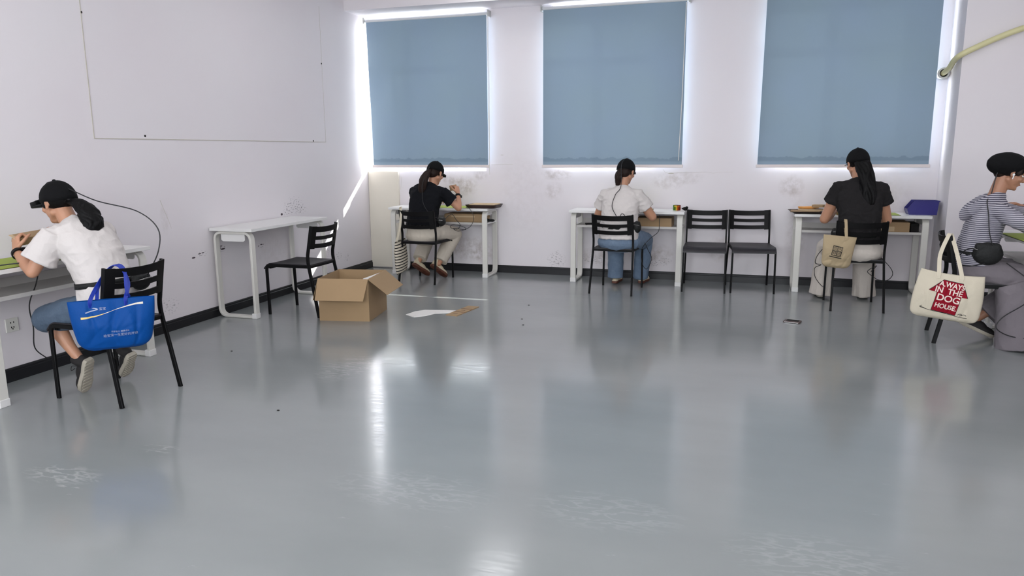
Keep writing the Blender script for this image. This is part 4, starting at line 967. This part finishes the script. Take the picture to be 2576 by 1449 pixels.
# --- person in black tee under the left window
J = dict(head=((.075, .12, 1.165), .22, .42), neck=(.05, .09, 1.02),
    torso=[((-.01, -.07, .50), .165, .11), ((-.01, -.07, .60), .155, .11), ((-.01, -.05, .70), .138, .10), ((-.005, -.02, .80), .145, .10), ((.01, .02, .91), .165, .098), ((.025, .055, .985), .160, .080), ((.045, .085, 1.035), .085, .06), ((.055, .095, 1.055), .052, .05)],
    shL=(-.145, .055, .955), elL=(-.205, .26, .82), wrL=(-.10, .42, .84), handL=((.4, .9, .1), (.3, 0, -1), -1, .6),
    shR=(.195, .06, .95), elR=(.335, .13, .79), wrR=(.285, .24, .935), handR=((-.25, .2, .95), (-.85, .2, -.2), 1, 1.35, .03),
    hipL=(-.09, -.03, .525), hipR=(.08, -.03, .525), knL=(-.14, .37, .47), knR=(.18, .36, .48), anL=(-.155, .12, .19), anR=(.09, .12, .17), ease=1.10)
P, HM = person((1.04, -.715, 0), math.radians(-2), 'person in black tee and beige trousers under the left window, hair in brown ponytail', J, M['skin'])
hair_cap(P, HM, M['hairb'], tail=[(.06, .03, 1.205), (.04, -.02, 1.17), (.01, -.05, 1.09), (-.005, -.06, 1.0), (-.01, -.065, .94)], tw=(.02, .042, .050, .042, .014))
add_cap_hat(P, HM, .07, size=1.02)
tee(P, J, M['black_tee'], .58, [((-.01, -.07, .60), .168, .122), ((-.01, -.05, .70), .150, .112), ((-.005, -.02, .80), .150, .108), ((.01, .02, .91), .168, .102), ((.025, .055, .985), .160, .082), ((.043, .083, 1.035), .085, .062), ((.05, .09, 1.053), .055, .05)], (.070, .078), .011, seed=11)
trousers(P, J, M['khaki'], (.105, .098, .085, .082, .078), end=.92, seat=(.195, .14), seed=5, amp=.007)
waist_strap(P, (-.01, -.05, .665), .175, .135, 0); belt_pouch(P, (.185, .0, .65), (.045, .07, .05), 0, J)
shoe(P, (-.195, .045, .155), (-.085, .21, .012), (0, .5, .85), M['shoet'], M['soleb'], laces=False)
shoe(P, (.03, .045, .155), (.125, .20, .012), (0, .5, .85), M['shoet'], M['soleb'], laces=False)
wrist_strap(P, J['wrR'], J['elR'], .030)
child_tube(P, 'camera_cable', [HM @ V((0, .12, .035)), HM @ V((0, 0, .135)), HM @ V((0, -.12, .02)), (.03, -.105, 1.07), (.035, -.135, .96), (.06, -.165, .85), (.13, -.155, .74), (.19, -.05, .68)], .003, M['cable'])
child_tube(P, 'desk_cable', [(.20, .02, .66), (.235, .16, .72), (.28, .18, .66), (.33, .18, .60), (.28, .2, .55), (.20, .2, .57), (.24, .2, .60), (.34, .2, .585), (.38, .22, .56), (.36, .22, .545), (.24, .2, .56), (.30, .2, .53), (.43, .22, .58), (.47, .23, .68), (.42, .25, .77), (.36, .28, .79)], .003, M['cable'])

bm = bm_new(); add_box(bm, (-.05, -.004, -.03), (.03, .004, .03), .001); o = mesh_obj('held_card', bm, M['card'], None); o.location = (1.285, -.475, 1.005); o.rotation_euler = (.2, -.2, .5); tag(o, 'small brown card held up by the person in the black tee', 'cardboard')

# --- person in white tee and jeans at the middle window
J = dict(head=((.055, .085, 1.185), .28, .30), neck=(.03, .04, 1.035),
    torso=[((.03, -.08, .50), .172, .115), ((.03, -.08, .60), .165, .115), ((.03, -.07, .70), .150, .105), ((.03, -.045, .80), .155, .105), ((.03, -.01, .90), .172, .10), ((.03, .015, .97), .170, .082), ((.03, .035, 1.02), .09, .062), ((.03, .045, 1.045), .054, .052)],
    shL=(-.125, .01, .955), elL=(-.225, .09, .745), wrL=(-.12, .36, .81), handL=((.4, .9, .05), (.2, 0, -1), -1, .5),
    shR=(.190, .01, .955), elR=(.325, .09, .745), wrR=(.18, .37, .81), handR=((-.4, .9, .05), (-.2, 0, -1), 1, .5),
    hipL=(-.06, -.03, .525), hipR=(.12, -.03, .525), knL=(-.10, .36, .475), knR=(.20, .36, .475), anL=(-.10, .36, .10), anR=(.155, .44, .10), ease=1.12)
J['armk'] = 1.14
P, HM = person((3.15, -.785, 0), math.radians(-4), 'person in a white tee and blue jeans at the middle window, cable down the back', J, M['skin'], 1.05)
hair_cap(P, HM, M['hairb'], tail=[(.02, .02, 1.20), (.01, -.01, 1.17), (.0, -.025, 1.12), (-.005, -.02, 1.055)], tw=(.035, .042, .036, .022), thick=1.02)
add_cap_hat(P, HM, .06, size=1.02, button=False)
tee(P, J, M['white_tee'], .58, [((.03, -.085, .535), .172, .125), ((.03, -.08, .62), .172, .122), ((.03, -.07, .70), .162, .116), ((.03, -.045, .80), .162, .112), ((.03, -.01, .90), .176, .104), ((.03, .015, .97), .172, .084), ((.03, .035, 1.02), .09, .064), ((.03, .042, 1.043), .056, .052)], (.074, .082), .010, seed=21)
trousers(P, J, M['denim'], (.112, .105, .088, .082, .078), end=1.08, seat=(.215, .15), seed=6, amp=.007)
waist_strap(P, (.03, -.07, .655), .190, .143, 0); belt_pouch(P, (.20, -.10, .655), (.055, .055, .065), 0, J)
shoe(P, (-.10, .32, .012), (-.10, .56, .012), (0, 0, 1), M['shoet'], M['soleb'], laces=False)
shoe(P, (.16, .41, .012), (.18, .65, .012), (0, 0, 1), M['shoet'], M['soleb'], laces=False)
child_tube(P, 'camera_cable', [HM @ V((0, .12, .03)), HM @ V((0, 0, .133)), HM @ V((.01, -.13, .04)), (.04, -.07, 1.05), (.0, -.125, .97), (-.02, -.172, .86), (.03, -.20, .77), (.06, -.205, .73), (.08, -.205, .79), (.11, -.20, .78), (.12, -.195, .74), (.17, -.14, .70)], .0035, M['cable'])
child_tube(P, 'desk_cable', [(.2, -.12, .62), (.22, -.05, .55), (.25, .1, .49), (.27, .2, .40), (.3, .25, .30), (.26, .2, .2), (.22, .15, .28), (.23, .1, .42), (.30, .12, .52), (.36, .25, .58), (.36, .30, .66), (.35, .34, .74)], .003, M['cable'])

# --- long-haired person at the right window
J = dict(armk=1.14, hs=1.04, head=((-.025, .085, 1.265), -.25, .22), neck=(-.015, .045, 1.15),
    torso=[((0, -.08, .50), .185, .12), ((0, -.08, .60), .172, .118), ((0, -.07, .71), .150, .105), ((0, -.05, .83), .158, .105), ((-.005, -.01, .97), .178, .10), ((-.01, .015, 1.06), .160, .080), ((-.012, .035, 1.115), .09, .062), ((-.015, .045, 1.14), .054, .052)],
    shL=(-.165, .015, 1.05), elL=(-.262, .09, .775), wrL=(-.15, .36, .82), handL=((.4, .9, .05), (.2, 0, -1), -1, .5),
    shR=(.160, .015, 1.045), elR=(.248, .09, .77), wrR=(.15, .37, .82), handR=((-.4, .9, .05), (-.2, 0, -1), 1, .5),
    hipL=(-.09, -.03, .53), hipR=(.09, -.03, .53), knL=(-.18, .38, .48), knR=(.14, .38, .48), anL=(-.21, .40, .10), anR=(.16, .46, .10), hemL=(-.215, .38, .03), hemR=(.175, .42, .03), ease=1.08)
P, HM = person((5.31, -1.01, 0), math.radians(2), 'long-haired person in a charcoal tee and ivory trousers under the right window', J, M['skin'], 1.08)
hair_cap(P, HM, M['hair'], tail=[(-.0, .0, 1.28), (.02, -.03, 1.21), (.035, -.06, 1.12), (.05, -.09, 1.02), (.055, -.105, .93), (.055, -.105, .87)], tw=(.064, .072, .066, .066, .054, .020), thick=1.08, wave=.1, low=-.02)
add_cap_hat(P, HM, .095, size=1.08, camera=False)
tee(P, J, M['char_tee'], .46, [((0, -.08, .585), .178, .128), ((0, -.07, .71), .160, .114), ((0, -.05, .83), .162, .110), ((-.005, -.01, .97), .182, .104), ((-.01, .015, 1.06), .160, .082), ((-.012, .033, 1.115), .092, .064), ((-.015, .04, 1.138), .056, .052)], (.078, .084), .011, seed=31)
trousers(P, J, M['ivory'], (.115, .108, .098, .096, .100), end=1.0, seat=(.215, .15), seed=7, flare=True, amp=.006)
waist_strap(P, (0, -.07, .66), .188, .142, 0); belt_pouch(P, (-.16, -.03, .655), (.06, .06, .055), 0, J)
shoe(P, (-.215, .33, .012), (-.225, .57, .012), (0, 0, 1), M['shoeb'], M['sole'])
shoe(P, (.175, .38, .012), (.19, .62, .012), (0, 0, 1), M['shoeb'], M['sole'])
child_tube(P, 'desk_cable', [(-.17, -.05, .63), (-.24, -.03, .56), (-.31, .0, .46), (-.325, .02, .38), (-.27, .06, .36), (-.325, .04, .33), (-.31, .08, .24), (-.25, .12, .16), (-.22, .18, .14)], .003, M['cable'])
child_tube(P, 'spare_cable', [(.17, .0, .50), (.22, .0, .44), (.29, -.02, .36), (.31, -.02, .30), (.27, -.02, .25), (.20, .0, .25), (.15, .05, .28), (.13, .1, .31), (.20, .1, .36), (.16, .12, .30)], .003, M['cable'])

# --- person in striped hoodie at the right edge
J = dict(head=((.0, .135, 1.225), -.05, .42), neck=(0, .055, 1.06),
    torso=[((0, -.03, .50), .165, .11), ((0, -.03, .60), .158, .108), ((0, -.02, .70), .145, .10), ((0, .0, .80), .150, .10), ((0, .025, .90), .165, .098), ((0, .05, .975), .165, .082), ((0, .06, 1.025), .09, .062), ((0, .065, 1.05), .056, .052)],
    shL=(-.165, .065, .955), elL=(-.33, .50, .88), wrL=(-.28, .28, .965), handL=((.45, -.75, .3), (.3, -.3, -.8), -1, .9),
    shR=(.165, .075, .955), elR=(.22, .31, .825), wrR=(.10, .53, .835), handR=((-.4, .9, .1), (-.3, 0, -1), 1, .5),
    hipL=(-.085, -.0, .525), hipR=(.085, .0, .525), knL=(-.13, .44, .465), knR=(.13, .46, .47), anL=(-.10, .03, .13), anR=(.15, .26, .10), hemR=(.175, .30, .02), hemL=(-.10, .12, .17), ease=1.10)
P, HM = person((5.985, -2.07, 0), math.radians(-95.5), 'person in a grey striped hoodie and wide grey trousers at the right edge, black cap', J, M['skin2'])
bm = bm_new(); add_ell(bm, (0, -.014, .030), (.077, .094, .086), HM, 26, 18); add_ell(bm, (0, -.055, -.020), (.060, .042, .048), HM, 20, 14); add_ell(bm, (0, .055, .055), (.062, .034, .030), HM)
for s in (-1, 1): add_ell(bm, (s*.068, .035, .020), (.009, .018, .034), HM, 10, 8)
remeshed('hair', bm, M['hairb'], P, .0045, 3, folds(.002, 40, 3))
add_cap_hat(P, HM, .08, size=1.10, button=False, beret=True)
tee(P, J, M['stripe'], 1, [((0, -.03, .565), .165, .12), ((0, -.03, .62), .162, .12), ((0, -.02, .70), .155, .112), ((0, .0, .80), .158, .110), ((0, .025, .90), .170, .102), ((0, .05, .975), .168, .085), ((0, .06, 1.025), .095, .066), ((0, .063, 1.045), .062, .056)], amp=.011, long_=True, seed=41, name='striped_hoodie')
bm = bm_new(); add_ring_loft(bm, [((0, .10, 1.055), .045, .030), ((-.065, .05, 1.045), .040, .030), ((-.09, -.015, 1.015), .040, .034), ((-.06, -.085, .955), .044, .036), ((0, -.115, .92), .046, .040), ((.06, -.085, .955), .044, .036), ((.09, -.015, 1.015), .040, .034), ((.065, .05, 1.045), .040, .030), ((0.01, .10, 1.055), .042, .030)], (0, 0, 1)); add_ell(bm, (0, -.07, .955), (.075, .045, .06))
remeshed('hood', bm, M['stripe'], P, .006, 5, folds(.004, 12, 4))
def skirt(bm):
    A = [((.145, .20, .45), .10, .12), ((.16, .22, .40), .11, .125), ((.175, .24, .2), .115, .13), ((.185, .27, .012), .13, .15)]
    add_ring_loft(bm, A, (1, 0, 0), 28, 2.2)
trousers(P, J, M['greyp'], (.105, .104, .100, .12, .13), end=1.0, seat=(.185, .135), seed=8, flare=True, extra=skirt, amp=.007)
waist_strap(P, (0, -.02, .655), .180, .138, 0)
belt_pouch(P, (.18, .02, .665), (.045, .095, .082), 0, J)
shoe(P, (-.10, -.065, .10), (-.10, .14, .012), (0, .4, .9), M['shoeb'], M['sole'])
bm = bm_new(); add_ell(bm, (.086, .006, -.012), (.008, .008, .009), HM); add_cap(bm, (.088, .008, -.016), (.088, .013, -.040), .0035, .003, HM); mesh_obj('earbud', bm, M['bud'], P, smooth=True)
wrist_strap(P, J['wrL'], J['elL'], .034)
child_tube(P, 'camera_cable', [HM @ V((.01, .12, .04)), HM @ V((.06, 0, .11)), HM @ V((.05, -.085, .01)), (.07, .02, 1.07), (.135, -.01, 1.03), (.205, -.005, .94), (.215, .01, .82), (.21, .04, .72)], .0035, M['cable'])
child_tube(P, 'desk_cable', [(.22, .05, .68), (.20, -.06, .70), (.17, -.12, .68), (.15, -.16, .60), (.20, -.1, .575), (.24, .0, .60)], .0035, M['cable'])
child_tube(P, 'trouser_cable', [(.22, .13, .61), (.27, .22, .54), (.28, .30, .47), (.275, .27, .36), (.29, .13, .24), (.30, .10, .16), (.30, .2, .11), (.30, .33, .12), (.27, .42, .22), (.26, .36, .36), (.27, .31, .47), (.27, .33, .56), (.25, .40, .66)], .0035, M['cable'])

# ------------------------------------------------------------ bags
def tote(name, label, group, tl, tr, tz, H, thick, m, bot=1.0, cornr=.06, sag=0, seed=0, widen=None, crease=.005):
    """tl, tr: world xy of the two upper corners (seen from the front, left then right)"""
    a, b = V((tl[0], tl[1], tz)), V((tr[0], tr[1], tz)); c = (a+b)/2; W_ = (b-a).length; rz = math.atan2(b.y-a.y, b.x-a.x)
    e = empty(name, (c.x, c.y, tz), rz); tag(e, label, 'bag', group)
    def half(v):           # half width at depth v (0 top .. 1 bottom)
        k = 1+(bot-1)*v+(widen(v) if widen else 0)
        r_ = cornr/H; d = max(0, v-(1-r_))/r_; return W_/2*k-cornr*(1-math.sqrt(max(0, 1-d*d)))
    def yf(x, v):
        u = max(-1, min(1, x/max(.01, half(v)))); f = (1-abs(u)**3)**.6 if abs(u) < 1 else 0
        bulge = thick*(.18+.82*math.sin(PI*min(1, v*.80+.05))**1.2 if v < 1 else .3)
        if v > .93: bulge *= math.sqrt(max(0, (1-v)/.07))*.9+.1
        return crease*f*(max(0, 1-abs(noise.noise(V((x*9+seed, v*1.2, 9))))*5)*math.sin(PI*min(1, v*1.05))+.5*max(0, 1-abs(noise.noise(V((x*13+v*3+seed, v*2.0, 4))))*6)*v)-bulge*f*.5+.004*noise.noise(V((x*14+seed, v*5, 1)))*f+.007*noise.noise(V((x*5+seed, v*2.5, 5)))*f
    nx, nz_ = 60, 44; bm = bm_new(); fr, bk = [], []
    for j in range(nz_+1):
        v = j/nz_; A, B = [], []
        for i in range(nx+1):
            u = i/nx*2-1; hw = half(v); x = u*hw; z = -v*H-sag*(1-u*u)*(1-v)
            y = yf(x, v); A.append(bm.verts.new((x, y, z))); B.append(bm.verts.new((x, -y+.001, z)))
        fr.append(A); bk.append(B)
    for j in range(nz_):
        for i in range(nx): bm.faces.new((fr[j][i], fr[j+1][i], fr[j+1][i+1], fr[j][i+1])); bm.faces.new((bk[j][i], bk[j][i+1], bk[j+1][i+1], bk[j+1][i]))
        for i in (0, nx): bm.faces.new((fr[j][i], fr[j+1][i], bk[j+1][i], bk[j][i]))
    for i in range(nx): bm.faces.new((fr[nz_][i], fr[nz_][i+1], bk[nz_][i+1], bk[nz_][i]))
    bmesh.ops.remove_doubles(bm, verts=bm.verts, dist=.0006)
    mesh_obj('bag_body', bm, m, e, smooth=True)
    def on(x, z, off=.0016):
        v = min(1, max(0, -z/H)); uu = x/max(.01, half(v)); return V((x, yf(x, v)-off, z-sag*(1-uu*uu)*(1-v)))
    return e, on
def strap(e, pts, w_, m, upd, name='handle', n=5, t=.003):
    bm = bm_new(); add_tube(bm, pts, 0, flat=(w_, t, upd), smooth=n); return mesh_obj(name, bm, m, e, angle=.6)
def poly_print(e, name, poly, on, m, off=.0016, sub=5):
    bm = bm_new(); vs = [bm.verts.new((x, 0, z)) for x, z in poly]; bm.faces.new(vs); bm.normal_update(); bmesh.ops.triangulate(bm, faces=bm.faces)
    for _ in range(sub): bmesh.ops.subdivide_edges(bm, edges=[q for q in bm.edges if q.calc_length() > .009], cuts=1); bmesh.ops.triangulate(bm, faces=bm.faces)
    for v in bm.verts: v.co = on(v.co.x, v.co.z, off)
    return mesh_obj(name, bm, m, e)
def text_print(e, s, size, x, z, on, m, off=.0022, rot=0, sx=1, sy=1, bold=0, name='printed_text', shear=0):
    def f(u, v): u *= sx; v *= sy; return on(x+u*math.cos(rot)-v*math.sin(rot), z+u*math.sin(rot)+v*math.cos(rot), off)
    return mesh_obj(name, text_bm(s, size, f, bold=bold, shear=shear, sub=.009), m, e)

# blue tote on the nearest chair
e, on = tote('tote_bag', 'glossy blue tote bag with gold wave print hanging on the nearest chair', 'bags hung on chairs', (.955, -5.20), (1.265, -4.92), .632, .275, .11, M['bagblue'], bot=.80, cornr=.06, seed=3, widen=lambda v: .04*math.sin(PI*v), crease=.012)
inv = e.matrix_basis.inverted()
def loc(*p):
    bpy.context.view_layer.update(); return e.matrix_world.inverted() @ V(p)
strap(e, [on(-.10, -.035, .003), on(-.10, 0, .003), loc(.985, -5.035, .68), loc(1.0, -4.985, .75), loc(1.028, -4.945, .792), loc(1.062, -4.925, .775), loc(1.10, -4.925, .70), on(.068, 0, .003), on(.068, -.035, .003)], .020, M['bagstrap'], (.7, .7, 0))
strap(e, [V((-.07, .012, .0)), loc(.975, -5.01, .68), loc(.995, -4.97, .75), loc(1.022, -4.925, .793), loc(1.055, -4.90, .77), V((.075, .014, .04)), V((.085, .014, 0))], .018, M['bagstrap'], (.7, .7, 0))
wave = []
for i in range(31):
    t_ = i/30; x = -.150+.300*t_; z = -.088+.058*(t_*t_*(3-2*t_)); h_ = .0050*abs(2*t_-1)**1.3+.0008; wave.append((x, z, h_))
poly_print(e, 'wave_print', [(x, z-h) for x, z, h in wave[:12]]+[(x, z+h) for x, z, h in wave[:12][::-1]], on, M['inkgold'], sub=4)
poly_print(e, 'wave_print', [(x, z-h) for x, z, h in wave[11:]]+[(x, z+h) for x, z, h in wave[11:][::-1]], on, M['inkcream'], sub=4)
poly_print(e, 'logo_swoosh', [(-.128, -.058), (-.10, -.050), (-.075, -.046), (-.082, -.041), (-.095, -.039), (-.085, -.036), (-.068, -.041), (-.066, -.048), (-.09, -.053), (-.125, -.064)], on, M['inkgrey'], sub=4)
text_print(e, '宝宝', .017, -.045, -.044, on, M['inkgrey'], off=.004)
text_print(e, '给宝宝一生更好的开始', .0165, .03, -.188, on, M['inkgrey'], off=.004, rot=.02)
text_print(e, '科学育儿 健康成长', .0105, .03, -.169, on, M['inkgrey'], off=.0035, rot=.02)

# canvas tote at the right edge
e, on = tote('tote_bag', 'cream canvas tote printed with a red doghouse, hanging on the right edge chair', 'bags hung on chairs', (5.555, -2.37), (5.945, -2.41), .545, .34, .10, M['canvas'], bot=1.02, cornr=.05, sag=.016, seed=8, widen=lambda v: .10*math.sin(PI*v*.8), crease=.010)
e.rotation_euler = (0, math.radians(6), e.rotation_euler.z)
pt = V((5.765, -2.30, .802))
strap(e, [on(-.085, -.04, .003), on(-.085, 0, .003), loc(5.675, -2.33, .66), loc(5.728, -2.268, .785), loc(5.742, -2.250, .797), loc(5.757, -2.238, .785), loc(5.785, -2.31, .66), on(.055, 0, .003), on(.055, -.04, .003)], .026, M['canvas'], (1, -.3, 0))
R_ = -.10; ca, sa = math.cos(R_), math.sin(R_)
def rr(x, z, ox=-.0, oz=-.175): return (ox+x*ca-z*sa, oz+x*sa+z*ca)
house = [(-.058, .125), (.060, .125), (.112, .030), (.072, .030), (.072, -.105), (-.078, -.105), (-.078, .030), (-.128, .030)]
def grow(k): return [rr(x*k+.002*(k-1), .01+(z-.01)*k) for x, z in house]
poly_print(e, 'doghouse_outline', grow(1.035), on, M['inkblack'], .0014)
poly_print(e, 'doghouse_print', grow(1.0), on, M['inkred'], .0028)
for s_, sz, x, z, kx in (('A.WAYS', .046, 0, .097, .88), ('IN  THE', .052, -.01, .051, .92), ('DOG', .060, 0, -.002, 1.0), ('HOUSE.', .044, 0, -.062, .86)):
    a_, b_ = rr(x, z); text_print(e, s_, sz, a_, b_, on, M['inkpink'], off=.0042, rot=R_, sx=kx*1.06, sy=1.1, bold=.0011)
bm = bm_new()
for pts in ([(-.15, -.108), (-.07, -.112), (.0, -.110), (.10, -.113), (.15, -.11)], [(-.14, -.092), (-.152, -.104), (-.13, -.105), (-.11, -.112)], [(.085, -.10), (.10, -.088), (.115, -.094), (.10, -.103)], [(.11, -.10), (.125, -.088), (.14, -.094)]):
    add_tube(bm, [on(*rr(x, z), .002) for x, z in pts], .0016, n=6, smooth=4)
mesh_obj('ground_line', bm, M['inkblack'], e)

# small tan tote behind the long-haired person
e, on = tote('tote_bag', 'small tan canvas tote with a dark square stamp, hanging behind the long-haired person', 'bags hung on chairs', (5.005, -1.335), (5.272, -1.305), .665, .275, .09, M['canvas2'], bot=.86, cornr=.05, seed=14, crease=.014)
e.rotation_euler = (0, math.radians(5), e.rotation_euler.z)
strap(e, [on(.045, -.03, .003), on(.045, 0, .003), loc(5.183, -1.29, .74), loc(5.180, -1.262, .794), loc(5.180, -1.235, .800), loc(5.182, -1.215, .790), loc(5.183, -1.215, .74), loc(5.19, -1.29, .66)], .024, M['canvas2'], (1, 0, 0))
R_ = -.13; ca, sa = math.cos(R_), math.sin(R_)
def rq(x, z): return (-.005+x*ca-z*sa-.01, -.128+x*sa+z*ca)
for n_, poly in (('stamp_frame', [(-.040, .043), (.040, .043), (.040, .037), (-.040, .037)]), ('stamp_frame', [(-.040, -.037), (.040, -.037), (.040, -.043), (-.040, -.043)]), ('stamp_frame', [(-.040, .037), (-.035, .037), (-.035, -.037), (-.040, -.037)]), ('stamp_frame', [(.036, .037), (.040, .037), (.040, -.037), (.036, -.037)]), ('stamp_frame', [(-.002, .037), (.002, .037), (.002, -.037), (-.002, -.037)]), ('stamp_frame', [(-.035, .002), (.036, .002), (.036, -.002), (-.035, -.002)])):
    poly_print(e, n_, [rq(*p) for p in poly], on, M['inkdark'], sub=4)
for ch_, x, z in (('员', -.019, .019), ('吉', .019, .019), ('莽', -.019, -.020), ('园', .019, -.020)):
    a_, b_ = rq(x, z); text_print(e, ch_, .038, a_, b_, on, M['inkdark'], rot=R_, off=.003)
poly_print(e, 'caption_line', [rq(x, z) for x, z in ((-.05, -.050), (.052, -.050), (.052, -.058), (-.05, -.058))], on, M['inkdark'], sub=4)

# striped tote on the chair under the left window
e, on = tote('tote_bag', 'cream tote with thin black stripes hanging on the chair under the left window', 'bags hung on chairs', (.800, -.74), (.815, -1.03), .455, .36, .09, M['totestripe'], bot=1.0, cornr=.03, seed=19)
e.rotation_euler = (0, math.radians(4), e.rotation_euler.z)
strap(e, [on(-.06, -.14, .003), on(-.05, -.02, .003), loc(.82, -.87, .62), loc(.845, -.935, .79), loc(.86, -.945, .795), loc(.845, -.95, .62), on(.06, -.02, .003), on(.06, -.14, .003)], .026, M['canvas'], (0, 1, 0))
